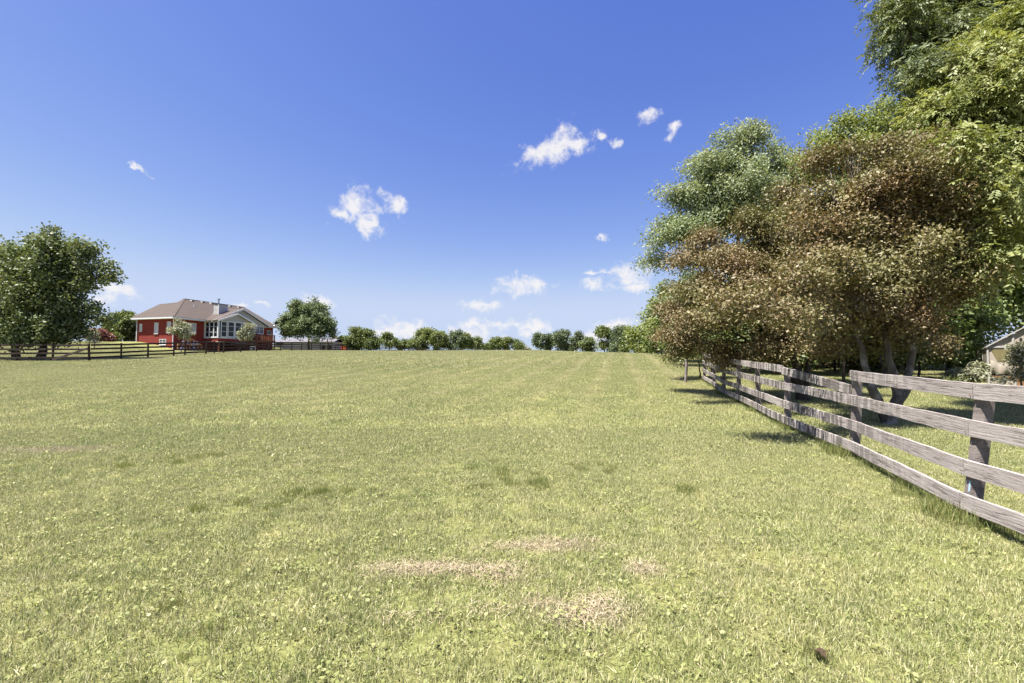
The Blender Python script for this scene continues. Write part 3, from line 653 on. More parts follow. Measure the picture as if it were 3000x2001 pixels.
# roof: thin slab over all planes
E1, E3, P_, R_ = Vector((0, 0, EAVE)), Vector((HL, 0, EAVE)), Vector((8, 8, RZ)), Vector((HL, 8, RZ))
E2 = Vector((0, YB, EAVE)); Q1 = h_slope(*c2(835, 322), (-SL, 0, 1), EAVE); Q2 = h_slope(*c2(1180, 285), (-SL, 0, 1), EAVE)
Vb = Vector((9, YB + .9, EAVE)); Wb = Vector((9, 16, EAVE)); E4 = Vector((HL, 16, EAVE))
rv = [E1, E3, R_, P_, E2, Q1, Q2, Vb, Wb, E4]; nrv = len(rv); rf = [(0, 1, 2, 3), (0, 3, 6, 5, 4), (4, 5, 7), (5, 6, 7), (6, 8, 7), (6, 3, 8), (3, 2, 9, 8)]
m = MB(); m._add([v + Vector((0, 0, .14)) for v in rv] + rv, rf + [tuple(reversed([i + nrv for i in f])) for f in rf])
bd = [0, 1, 2, 9, 8, 7, 4]
m.f += [(bd[k], bd[(k + 1) % 7], bd[(k + 1) % 7] + nrv, bd[k] + nrv) for k in range(7)]
roof = m.build('roof', M['shingle'], house)
def gutter(p, q, parent=house): return MB().bar(p, q, 0.13, 0.2).build('gutter', M['white'], parent)
gutter((-.06, 0.06, EAVE - .01), (-.06, YB, EAVE - .01)); gutter((-.13, -.06, EAVE - .01), (5.15, -.06, EAVE - .01)); gutter((16.75, -.06, EAVE - .01), (HL + .05, -.06, EAVE - .01))
MB().box((0.01, 0.01, EAVE - .12), (OV, YB, EAVE - .07)).build('soffit', M['white'], house); MB().box((OV + .01, 0.01, EAVE - .12), (HL - .02, OV, EAVE - .07)).build('soffit', M['white'], house)
def hip_cap(p, q): return MB().bar(p + Vector((0, 0, .145)), q + Vector((0, 0, .145)), .3, .02).build('ridge_cap', M['shingle'], roof)
hip_cap(E1, P_); hip_cap(P_, R_); hip_cap(E2, Q1)
for (x, y) in [c2(1515, 238), c2(1745, 268), c2(1935, 292), c3(300, 298), c3(705, 358), c3(895, 383)]:
    q = h_slope(x, y, (0, -SL, 1), EAVE + .14); 
    vb = MB().hexa([q + Vector(v) for v in [(-.24, -.2, -.14), (.24, -.2, -.14), (.24, .3, .10), (-.24, .3, .10), (-.2, -.18, .10), (.2, -.18, .10), (.2, .26, .18), (-.2, .26, .18)]]).build('roof_vent', M['siding'], roof)
    MB().box(q + Vector((-.18, -.225, -.09)), q + Vector((.18, -.195, .07))).build('opening', M['blackmetal'], vb)
q = h_slope(*c2(1560, 362), (0, -SL, 1), EAVE + .14); MB().tube([q - Vector((0, 0, .1)), q + Vector((0, 0, .35))], [.09, .09], 8).build('vent_pipe', M['white'], roof)

def window(parent, axis, val, out, px0, px1, cols, mats, fr=0.07, mull=None, grid=None):
    """window on plane axis=val facing `out` (-1): corners from two pixels; cols panes, each split by z fractions `mull`"""
    a, b = h_plane(*px0, axis, val), h_plane(*px1, axis, val); o_ = 1 - axis
    u0, u1 = sorted((a[o_], b[o_])); z0, z1 = sorted((a.z, b.z))
    def bb(ua, ub, za, zb, d0, d1):
        lo, hi = [0, 0, za], [0, 0, zb]; lo[o_], hi[o_] = ua, ub; lo[axis], hi[axis] = val + out * d0, val + out * d1; return lo, hi
    w = link('window', None, None, parent); w.empty_display_size = .2
    fm = MB()
    fm.box(*bb(u0, u1, z0, z0 + fr, 0.0, .07)); fm.box(*bb(u0, u1, z1 - fr, z1, 0.0, .07)); us = np.linspace(u0, u1, cols + 1)
    for k, u in enumerate(us):
        ua = u0 if k == 0 else (u1 - fr if k == cols else u - fr / 2); fm.box(*bb(ua, ua + fr, z0 + fr, z1 - fr, 0.0, .068))
    fm.build('frame', M['white'], w)
    zs = [z0 + fr] + [z0 + (z1 - z0) * f for f in (mull or [])] + [z1 - fr]
    for k in range(cols):
        ua = us[k] + (fr if k == 0 else fr / 2); ub = us[k + 1] - (fr if k == cols - 1 else fr / 2)
        for j in range(len(zs) - 1):
            MB().box(*bb(ua, ub, zs[j] + (.025 if j else 0), zs[j + 1] - (.025 if j < len(zs) - 2 else 0), 0.0, .018)).build('pane', mats[(j + k) % len(mats)] if len(mats) > 1 else mats[0], w)
        bm_ = MB()
        for z in zs[1:-1]: bm_.box(*bb(ua, ub, z - .025, z + .025, 0.0, .045))
        if grid:
            gu, gzn = grid
            for j in range(1, gu): uu = ua + (ub - ua) * j / gu; bm_.box(*bb(uu - .014, uu + .014, z0 + fr, z1 - fr, 0.018, .032))
            for j in range(1, gzn): zz = z0 + fr + (z1 - z0 - 2 * fr) * j / gzn; bm_.box(*bb(ua, ub, zz - .014, zz + .014, 0.018, .034))
        if bm_.v: bm_.build('glazing_bar', M['white'], w)
    sl = MB().box(*bb(u0 - .05, u1 + .05, z0 - .06, z0 - .002, 0, .11)).build('sill', M['white'], w)
    return w
B, G = M['blind'], M['glass']
window(house, 0, OV, -1, c2(375, 740), c2(420, 900), 1, [B], .06, [0.48], (2, 4))
window(house, 0, OV, -1, c2(700, 712), c2(775, 952), 1, [B], .07, [0.5], (3, 4))
window(house, 0, OV, -1, c2(976, 690), c2(1050, 930), 1, [B], .07, [0.52], (3, 4))
window(house, 0, OV, -1, c2(806, 1072), c2(950, 1196), 2, [G], .07, None, (3, 2))
window(house, 1, OV, -1, c2(1338, 704), c2(1594, 953), 2, [B], .09, [0.5])
window(house, 1, OV, -1, c2(1490, 1168), c2(1648, 1216), 3, [G], .07)
for (x, y0_, y1_) in ((.37, .37, EAVE),):
    MB().box((.36, .36, 3.1), (.44, .44, EAVE - .1)).build('downspout', M['white'], house)
MB().box((.36, YB - .6, 4.2), (.44, YB - .5, EAVE - .1)).build('downspout', M['white'], house)

# gabled wing and sunroom
X0, GX1, GY0 = 5.4, 16.3, -1.0; SX1, SY0 = 11.9, -2.3
EV = EAVE - 0.0
gap = h_plane(*c3(1030, 412), 1, GY0 - .3); sap = h_plane(*c3(850, 508), 1, SY0 - .3)
gmid, gh = (X0 - .3 + GX1 + .4) / 2, gap.z; smid, sh = (X0 - .3 + SX1 + .35) / 2, sap.z
geb = h_plane(*c3(1575, 772), 1, GY0 - .3).z; seb = EV
def gable_roof(name, x0, x1, xm, ze, zr, y0, y1, th=.13):
    mm = MB()
    for (xa, xb, za, zb) in ((x0, xm, ze, zr), (x1, xm, ze, zr)):
        mm.hexa([(xa, y0, za - th), (xb, y0, zb - th), (xb, y1, zb - th), (xa, y1, za - th), (xa, y0, za), (xb, y0, zb), (xb, y1, zb), (xa, y1, za)])
    return mm.build(name, M['shingle'], house)
gr = gable_roof('wing_roof', X0 - .35, GX1 + .45, gmid, EV + .02, gh, GY0 - .35, 7.2)
sr = gable_roof('sunroom_roof', X0 - .30, SX1 + .35, smid, EV + .06, sh, SY0 - .35, GY0 + .6)
def rake(x0, x1, xm, ze, zr, y, parent, w=.24):
    for (xa, za) in ((x0, ze), (x1, ze)):
        MB().bar((xa, y, za - .13), (xm, y, zr - .13), .06, w, (0, 1, 0)).build('rake_board', M['white'], parent)
def rake2(x0, x1, xm, ze, zr, y, parent, w=.26):
    for (xa, za) in ((x0, ze), (x1, ze)):
        MB().prism([(xa, y, za + .03), (xm, y, zr + .03), (xm, y, zr + .03 - w), (xa, y, za + .03 - w)], (0, -.05, 0)).build('rake_board', M['white'], parent)
rake2(X0 - .35, GX1 + .45, gmid, EV, gh, GY0 - .36, gr); rake2(X0 - .3, SX1 + .35, smid, EV + .04, sh, SY0 - .36, sr)
def gable_wall(x0, x1, xm, zb, zt, zr, y, parent):
    wl_ = MB().prism([(x0, y, zb), (x1, y, zb), (x1, y, zt), (xm, y, zr - .16), (x0, y, zt)], (0, .15, 0)).build('gable_wall', M['siding'], parent)
    z = zb + .02
    while z < zr - .4:      # overlapping boards, each a tapered strip
        def xl(zz): return x0 if zz <= zt else x0 + (xm - x0) * (zz - zt) / (zr - .16 - zt)
        def xr(zz): return x1 if zz <= zt else x1 + (xm - x1) * (zz - zt) / (zr - .16 - zt)
        z2 = z + .19
        MB().hexa([(xl(z), y - .045, z), (xr(z), y - .045, z), (xr(z), y - .001, z), (xl(z), y - .001, z), (xl(z2), y - .012, z2), (xr(z2), y - .012, z2), (xr(z2), y - .001, z2), (xl(z2), y - .001, z2)]).build('siding_board', M['siding'], wl_)
        z += .195
    return wl_
gable_wall(X0, GX1, gmid, EV - .35, EV - .1, gh, GY0, house)
zwin0 = h_plane(*c3(505, 1038), 1, SY0).z; zwin1 = h_plane(*c3(505, 668), 1, SY0).z
gable_wall(X0, SX1, smid, zwin1 + .02, max(zwin1 + .05, EV - .1), sh, SY0, house)
# brick of the wing, its side, sunroom skirt
MB().box((SX1 - .2, GY0 + .001, ZB), (GX1, GY0 + .15, EV - .35)).build('wall', W, house); MB().box((GX1 - .15, GY0 + .151, ZB), (GX1, OV, EV - .1)).build('wall', W, house)
MB().box((X0, SY0 + .01, zwin0 - .62), (SX1, SY0 + .2, zwin0 - .1)).build('sunroom_skirt', W, house); MB().box((X0 + .01, SY0 + .21, zwin0 - .62), (X0 + .2, OV - .01, zwin0 - .1)).build('sunroom_skirt', W, house)
MB().box((X0 - .15, SY0 - .25, zwin0 - .78), (SX1 + .1, OV, zwin0 - .63)).build('sunroom_floor', M['concrete'], house)
# sunroom frame: sill, head, posts, and black sheets standing in for the dark room behind the glass
sm = M['white']
MB().box((X0 - .03, SY0 - .03, zwin0 - .1), (SX1 + .02, SY0 + .12, zwin0)).build('sunroom_sill', sm, house); MB().box((X0 - .03, SY0 + .125, zwin0 - .1), (X0 + .12, OV, zwin0)).build('sunroom_sill', sm, house)
MB().box((X0 + .0, SY0 + .125, zwin1), (X0 + .12, OV, EV - .1)).build('sunroom_head', sm, house)
for (x, y) in ((X0, SY0), (X0, OV - .25), (SX1 - .16, SY0)): MB().box((x - .02, y - .02, zwin0 + .001), (x + .2, y + .2, zwin1 + .018)).build('sunroom_post', sm, house)
def zf(y): return None
for (xa, xb) in ((500, 628), (650, 790), (806, 945), (975, 1120)):
    ya = 670 + (xa - 500) * .075; window(house, 1, SY0 + .02, -1, c3(xa, ya), c3(xb, 1036), 1, [G], .13, [0.36, 0.69])
for (xa, xb) in ((172, 252), (258, 346), (352, 440)): window(house, 0, X0 + .03, -1, c3(xa, 690), c3(xb, 1030), 1, [G], .10, [0.33, 0.68])
MB().box((X0 + .18, SY0 + .16, zwin0 - .1), (SX1 - .05, SY0 + .18, zwin1 + .3)).build('sunroom_dark_sheet', M['blackmetal'], house)  # black sheet painted as the darkness of the room
MB().box((X0 + .16, SY0 + .2, zwin0 - .1), (X0 + .175, OV - .05, zwin1 + .1)).build('sunroom_dark_sheet', M['blackmetal'], house)
MB().box((SX1 - .02, SY0 + .2, zwin0 - .62), (SX1, GY0, zwin1)).build('sunroom_side', M['siding'], house)
# wing windows
window(house, 1, GY0, -1, c3(1142, 770), c3(1428, 965), 3, [G], .10, [0.62], (3, 5)); window(house, 1, OV, -1, c3(1508, 878), c3(1592, 975), 1, [G], .07, None, (3, 3))
lq = h_plane(*c3(1692, 912), 1, OV); lm = MB().tube([lq + Vector((0, -.16, -.14)), lq + Vector((0, -.16, .06)), lq + Vector((0, -.16, .2))], [.07, .1, .03], 6).build('wall_lamp', M['dish'], house)
MB().bar(lq + Vector((0, 0, .1)), lq + Vector((0, -.16, .1)), .03, .03).build('lamp_arm', M['dish'], lm)
# chimney with siding
KY0, KY1 = 0.7, 1.55; k0 = h_plane(*c3(455, 305), 1, KY0); k1 = h_plane(*c3(648, 330), 1, KY0); cz = k0.z; cx0, cx1 = k0.x, k1.x
ch = MB().box((cx0, KY0, EAVE - .1), (cx1, KY1, cz)).build('chimney', M['siding'], house)
z = EAVE + .3
while z < cz - .2:
    MB().hexa([(cx0 - .04, KY0 - .04, z), (cx1 + .04, KY0 - .04, z), (cx1 + .04, KY1 + .04, z), (cx0 - .04, KY1 + .04, z), (cx0 - .008, KY0 - .008, z + .2), (cx1 + .008, KY0 - .008, z + .2), (cx1 + .008, KY1 + .008, z + .2), (cx0 - .008, KY1 + .008, z + .2)]).build('siding_board', M['siding'], ch); z += .205
for (x, y) in ((cx0, KY0), (cx1, KY0), (cx0, KY1)): MB().box((x - .06, y - .06, EAVE), (x + .06, y + .06, cz - .01)).build('corner_trim', M['white'], ch)
MB().box((cx0 - .1, KY0 - .1, cz), (cx1 + .1, KY1 + .1, cz + .1)).build('chimney_cap', M['dish'], ch)
fl = MB().tube([((cx0 + cx1) / 2 - .5, 1.1, cz + .1), ((cx0 + cx1) / 2 - .5, 1.1, cz + .7)], [.12, .12], 8).build('flue', M['steel'], ch); MB().tube([((cx0 + cx1) / 2 - .5, 1.1, cz + .72), ((cx0 + cx1) / 2 - .5, 1.1, cz + .95)], [.22, .2], 8).build('flue_cap', M['steel'], fl)
# satellite dish on the eave end
dq = h_plane(*c3(1716, 716), 1, 0.0)
ds = MB(); dn = 12
ds.v = [tuple(dq + Vector((0, .12, 0)))] + [tuple(dq + Vector((.42 * math.cos(6.2832 * k / dn), .02 - .06 * math.sin(6.2832 * k / dn), .33 * math.sin(6.2832 * k / dn)))) for k in range(dn)] + [tuple(dq + Vector((0, .15, 0)))] + [tuple(dq + Vector((.42 * math.cos(6.2832 * k / dn), .05 - .06 * math.sin(6.2832 * k / dn), .33 * math.sin(6.2832 * k / dn)))) for k in range(dn)]
ds.f = [(0, k + 1, (k + 1) % dn + 1) for k in range(dn)] + [(dn + 1, dn + 2 + (k + 1) % dn, dn + 2 + k) for k in range(dn)] + [(k + 1, dn + 2 + k, dn + 2 + (k + 1) % dn, (k + 1) % dn + 1) for k in range(dn)]
dish = ds.build('satellite_dish', M['dish'], house); MB().tube([dq + Vector((0, .1, -.05)), dq + Vector((-.1, .3, -.4)), (dq.x - .3, .4, EAVE + .25)], [.03, .03, .03], 6).build('dish_mast', M['steel'], dish)
# raised deck
DYF = -3.1
dl, dr_ = h_plane(*c3(1285, 1085), 1, DYF), h_plane(*c3(1688, 1092), 1, DYF)
dz = dl.z; dx0, dx1 = dl.x, min(dr_.x, HL - .3); rz_ = h_plane(*c3(1285, 958), 1, DYF).z
deck = link('deck', None, None, house)
nb = 14
for k in range(nb):
    y0_ = DYF + (-DYF + OV - .05) * k / nb; ww = (-DYF + OV - .05) / nb; 
    xa = dx0 if y0_ + ww < GY0 else GX1 + .02
    MB().box((xa, y0_, dz - .03), (dx1, y0_ + ww - .012, dz)).build('deck_board', M['deck'], deck)
MB().box((dx0 - .03, DYF - .04, dz - .33), (dx1 + .03, DYF - .001, dz + .002)).build('rim_joist', M['deck'], deck); MB().box((dx0 - .04, DYF, dz - .33), (dx0 - .001, GY0, dz + .002)).build('rim_joist', M['deck'], deck); MB().box((dx1 + .001, DYF, dz - .33), (dx1 + .04, OV, dz + .002)).build('rim_joist', M['deck'], deck)
for k in range(4):
    x = dx0 + .08 + (dx1 - dx0 - .16) * k / 3; gp = HM @ Vector((x, DYF + .1, 0)); MB().box((x - .08, DYF + .02, gz(gp.x, gp.y) - .2), (x + .08, DYF + .18, dz - .035)).build('deck_post', M['deck'], deck)
    MB().box((x - .07, DYF - .001, dz), (x + .07, DYF + .13, rz_ + (.22 if k == 0 else .05))).build('rail_post', M['deck'], deck)
rl = MB().box((dx0, DYF + .0, rz_ - .05), (dx1, DYF + .12, rz_)).build('deck_railing', M['deck'], deck); MB().box((dx0 - .0, DYF + .13, rz_ - .05), (dx0 + .1, GY0, rz_)).build('deck_railing', M['deck'], deck); MB().box((dx1 - .1, DYF + .13, rz_ - .05), (dx1, OV, rz_)).build('deck_railing', M['deck'], deck)
x = dx0 + .2
while x < dx1 - .1: MB().box((x, DYF + .04, dz), (x + .045, DYF + .085, rz_ - .051)).build('baluster', M['deck'], rl); x += .16
y = DYF + .25
while y < GY0: MB().box((dx0 + .02, y, dz), (dx0 + .065, y + .045, rz_ - .051)).build('baluster', M['deck'], rl); y += .16
# posts under the sunroom and the stair down from the deck
for x in (X0 + .1, (X0 + SX1) / 2 + .9, SX1 - .1):
    gp = HM @ Vector((x, SY0, 0)); MB().box((x - .09, SY0 - .2, gz(gp.x, gp.y) - .2), (x + .09, SY0 - .02, zwin0 - .785)).build('sunroom_pillar', M['deck'], house)
stair = link('stair', None, None, house)
s0 = Vector((dx0 - .05, DYF + .6, dz - .1)); gp = HM @ Vector((s0.x - 3.9, DYF, 0)); s1 = Vector((s0.x - 3.9, DYF + .6, gz(gp.x, gp.y) + .05))
for yy in (DYF + .12, DYF + 1.15): MB().bar((s0.x, yy, s0.z), (s1.x, yy, s1.z), .06, .3).build('stringer', M['deck'], stair); MB().bar((s0.x, yy, s0.z + .95), (s1.x, yy, s1.z + .95), .07, .08).build('handrail', M['deck'], stair)
for k in range(11):
    f_ = (k + .5) / 11; p = s0.lerp(s1, f_); MB().box((p.x - .15, DYF + .155, p.z + .05), (p.x + .15, DYF + 1.115, p.z + .09)).build('tread', M['deck'], stair)
for f_ in (0.02, .5, .97):
    p = s0.lerp(s1, f_); gp = HM @ Vector((p.x, DYF, 0)); MB().box((p.x - .06, DYF + .02, gz(gp.x, gp.y) - .1), (p.x + .06, DYF + .085, p.z + 1.0)).build('newel', M['deck'], stair)
def hw(v): return HM @ Vector(v)
# things on and under the deck
cp = hw(((dx0 + dx1) / 2 + .5, DYF + 1.3, dz))
ch_ = thing('deck_bench', 'orange wooden bench on the raised deck of the brick house', 'bench', cp, R(90) - TH)
MB().box((-.75, -.25, .40), (.75, .25, .45)).build('seat', M['cedar'], ch_); 
for k in range(4): MB().box((-.75, .25 + .0, .50 + .11 * k), (.75, .29, .59 + .11 * k)).build('slat', M['cedar'], ch_)
for (sx, sy) in ((-.7, -.2), (.64, -.2), (-.7, .19), (.64, .19)): MB().box((sx, sy, 0), (sx + .06, sy + .06, .40 if sy < 0 else .95)).build('leg', M['cedar'], ch_)
acp = h_plane(*c3(1208, 1330), 1, DYF - .9); acw = hw((acp.x, DYF - .9, 0)); acz = gz(acw.x, acw.y)
ac = thing('cooling_unit', 'white boxed cooling unit with a round dark fan under the deck', 'appliance', (acw.x, acw.y, acz - .02), R(90) - TH)
MB().box((-.5, -.2, 0), (.5, .25, .72)).build('casing', M['plasticwhite'], ac, .02); MB().tube([(-.12, -.23, .36), (-.12, -.19, .36)], [.26, .26], 14).build('fan_grille', M['blackmetal'], ac)
# stacked wooden frames of a dismantled climbing frame against the basement wall
pf = h_plane(*c2(1465, 1372), 1, -1.1); pw = hw((pf.x, -1.1, 0)); pz = gz(pw.x, pw.y)
pl = thing('climbing_frame', 'low orange and lilac wooden climbing frame beside the red brick wall', 'climbing frame', (pw.x, pw.y, pz - .03), R(90) - TH)
MB().bar((-1.75, 0, .95), (-.55, 0, 1.62), .1, .12).bar((1.75, 0, .95), (.55, 0, 1.62), .1, .12).build('rafter', M['cedar'], pl)
MB().prism([(-.75, -.1, 1.60), (.75, -.1, 1.60), (.25, -.1, 1.85), (-.25, -.1, 1.85)], (0, .3, 0)).build('peak_panel', M['cedar'], pl)
for x in (-1.85, 0, 1.85): MB().box((x - .07, -.05, 0), (x + .07, .07, 1.6 if x == 0 else .95)).build('upright', M['cedar'], pl)
MB().bar((-1.9, .01, .95), (1.9, .01, .95), .09, .1).build('crossbeam', M['cedar'], pl)
for k, x in enumerate((-1.3, -.75, .55, 1.2)):
    mt = M['lilac'] if k % 2 == 0 else M['cedar']; MB().bar((x - .28, -.08, 0), (x + .05, -.08, .85), .06, .08).build('brace', mt, pl); MB().bar((x + .3, -.08, 0), (x - .03, -.09, .85), .06, .08).build('brace', mt, pl)
for x in (-1.1, -.4, .5, 1.05): MB().box((x - .08, -.1, 1.0), (x + .08, -.04, 1.5)).build('panel', M['lilac'], pl)

# low white barn beyond the house
bc = at(890, 1022, 100); bw = thing('barn', 'long low white barn with pale grey roof behind the round tree', 'barn', (bc.x, bc.y, gz(bc.x, bc.y)), R(-8))
MB().box((-7, 0, -1.2), (7, 7, 2.1)).build('wall', M['barnwall'], bw)
MB().prism([(-7.3, -.4, 2.0), (-7.3, 3.5, 3.1), (-7.3, 7.4, 2.0), (-7.3, 7.4, 2.12), (-7.3, 3.5, 3.24), (-7.3, -.4, 2.12)], (14.6, 0, 0)).build('roof', M['barnroof'], bw)
MB().box((-6.6, -.04, 1.35), (-4.9, -.003, 1.95)).build('window', M['glass'], bw); MB().box((4.2, -.05, 0.2), (5.2, -.003, 1.2)).build('door', M['blackmetal'], bw); MB().box((5.5, -.05, .2), (6.5, -.003, 1.2)).build('door', M['blackmetal'], bw)
# play tower by the bush
tc = at(1008, 1022, 96); tw = thing('play_tower', 'small wooden play tower with green awning and red panel beside a large bush', 'play tower', (tc.x, tc.y, gz(tc.x, tc.y)), R(-10))
for (x, y) in ((-1, -.8), (1, -.8), (-1, .8), (1, .8)): MB().box((x - .07, y - .07, -.1), (x + .07, y + .07, 2.9)).build('post', M['backboard'], tw)
MB().box((-1.05, -.9, 1.2), (1.05, .9, 1.3)).build('platform', M['backboard'], tw); MB().prism([(-1.3, -1.1, 2.6), (0, -1.1, 3.4), (1.3, -1.1, 2.6), (0, -1.1, 3.3)], (0, 2.2, 0)).build('awning', M['greenplastic'], tw)
MB().box((-.2, -.95, .1), (1.0, -.9, 1.1)).build('panel', M['redplastic'], tw); MB().box((-1.0, -.95, 1.32), (1.0, -.9, 1.8)).build('railing', M['backboard'], tw)
MB().bar((-1.1, 0, 2.85), (-4.0, 0, 2.6), .12, .14).build('swing_beam', M['backboard'], tw); MB().bar((-3.8, -.9, -.1), (-3.9, 0, 2.6), .1, .1).build('swing_leg', M['backboard'], tw); MB().bar((-3.8, .9, -.1), (-3.9, 0, 2.6), .1, .1).build('swing_leg', M['backboard'], tw)
# tall dark pole by the garden shrubs left of the house
up = at(277, 1003, 58); upz = gz(up.x, up.y); pole = thing('yard_pole', 'thin dark wooden pole with a bent top beside the red shrubs', 'pole', (up.x, up.y, upz))
MB().tube([(0, 0, -.3), (.03, 0, 2.3)], [.06, .05], 6).build('shaft', M['backboard'], pole); MB().bar((.0, 0, 2.25), (.25, 0, 2.05), .06, .06).build('arm', M['backboard'], pole)

# canvas garden shelter on the right
gp = at(2897, 1110, 19.5); gx0, gy0 = gp.x, gp.y; gzz = gz(gx0, gy0)
sh_ = thing('garden_shelter', 'beige canvas garden shelter with peaked roof, sagging flap and black stencilled motif', 'shelter', (gx0, gy0, gzz), R(-44)); sh_.scale = (0.6, 1, 1)
ez = at(2892, 1016, 19.5).z - gzz; SW = 3.6; pk = ez + SW / 2 * .42
for x in (0.0, SW): MB().box((x - .05, -.05, -.2), (x + .05, .05, ez)).build('corner_post', M['canvas2'], sh_)
for x in (.0, SW): MB().box((x - .05, 3.9, -.2), (x + .05, 4.0, ez)).build('corner_post', M['canvas2'], sh_)
MB().box((.06, .0, -.1), (1.18, .03, ez - .02)).build('front_panel', M['canvas'], sh_); MB().box((1.32, .0, -.1), (SW - .06, .03, ez - .02)).build('front_panel', M['canvas'], sh_)
MB().box((1.19, -.035, -.2), (1.31, .035, pk - .24)).build('door_post', M['canvas2'], sh_); 
MB().prism([(.0, .005, ez - .0), (SW, .005, ez), (SW / 2, .005, pk - .05)], (0, .03, 0)).build('gable_panel', M['canvas'], sh_)
MB().box((.0, -.04, ez - .05), (1.18, -.001, ez + .03)).build('crossbar', M['canvas2'], sh_); MB().box((.05, -.05, .36), (1.18, -.001, .44)).build('crossbar', M['rust'], sh_); MB().box((1.32, -.04, ez - .03), (SW, -.001, ez + .04)).build('crossbar', M['canvas2'], sh_)
MB().prism([(.16, -.012, ez - .12), (1.1, -.012, ez - .12), (1.1, -.012, ez - .72), (.62, -.012, ez - .62), (.46, -.012, ez - .62)], (0, .010, 0)).build('window_screen', M['mesh_screen'], sh_)
fl_ = MB(); nn = 9
for k in range(nn + 1):
    x = .14 + .98 * k / nn; fl_.v += [(x, -.03 - .03 * math.sin(k * 1.3), ez - .66 + .09 * math.cos(k * .8)), (x, -.10 - .05 * math.sin(k * 1.1 + 1), ez - .95), (x, -.03, .52 + .03 * math.sin(k))]
for k in range(nn):
    a = 3 * k; fl_.f += [(a, a + 3, a + 4, a + 1), (a + 1, a + 4, a + 5, a + 2)]
fl_.build('sagging_flap', M['canvas'], sh_, 0, True)
MB().box((.12, -.04, .46), (1.1, -.003, .53)).build('painted_shadow_strip', M['motif'], sh_)  # black strip painted as the shadow below the flap
MB().box((1.34, -.02, -.05), (2.6, -.001, .8)).build('lower_panel', M['rust'], sh_)
mz = ez + .23
mo = link('stencil_motif', None, None, sh_)
mo_d = MB(); 
for (x, z, rx, rz2) in ((1.62, mz + .04, .075, .085), (1.53, mz - .10, .08, .035), (1.73, mz - .11, .09, .035)):
    mo_d.prism([(x + rx * math.cos(6.2832 * k / 10), -.006, z + rz2 * math.sin(6.2832 * k / 10)) for k in range(10)], (0, .006, 0))
mo_d.bar((1.36, -.004, mz - .12), (1.52, -.004, mz - .06), .008, .04).bar((1.40, -.004, mz - .1), (1.43, -.004, mz + .0), .008, .025).bar((1.72, -.004, mz - .06), (1.95, -.004, mz + .03), .008, .04).bar((1.78, -.004, mz - .03), (2.0, -.004, mz - .06), .008, .03).build('stencil', M['motif'], mo)
for s_ in (0, 1):
    xa = -.08 if s_ == 0 else SW + .08
    MB().hexa([(xa, -.1, ez - .04), (SW / 2, -.1, pk), (SW / 2, 4.1, pk), (xa, 4.1, ez - .04), (xa, -.1, ez + .01), (SW / 2, -.1, pk + .05), (SW / 2, 4.1, pk + .05), (xa, 4.1, ez + .01)]).build('roof_sheet', M['canvas2'], sh_)
MB().box((-.02, .06, -.1), (.0, 3.9, ez - .05)).build('side_panel', M['canvas'], sh_)

# ------------------------------------------------------------------ trees and shrubs
def nrm(a): return a / np.maximum(np.linalg.norm(a, axis=-1, keepdims=True), 1e-6)
def vnoise(P, seed):     # cheap smooth noise on directions
    g = np.random.default_rng(seed); s = np.zeros(len(P))
    for k in range(5):
        w = g.normal(0, 2.1 + k * 0.9, 3); s += np.sin(P @ w + g.uniform(0, 6.28)) / (1 + 0.35 * k)
    return s / 3.0
def leaves(P, D, N, L, Wd, rnd, fold=0.12):
    """folded diamond leaves at P, along D, with normals N"""
    S = nrm(np.cross(D, N)); N = np.cross(S, D); L = L[:, None]; Wd = Wd[:, None]
    m = P + D * L * 0.42
    V = np.stack([P, m - S * Wd / 2 + N * Wd * fold, P + D * L, m + S * Wd / 2 + N * Wd * fold], 1).reshape(-1, 3)
    k = (np.arange(len(P)) * 4)[:, None]
    return V, np.concatenate([k + [0, 1, 2], k + [0, 2, 3]]), np.repeat(rnd, 4)
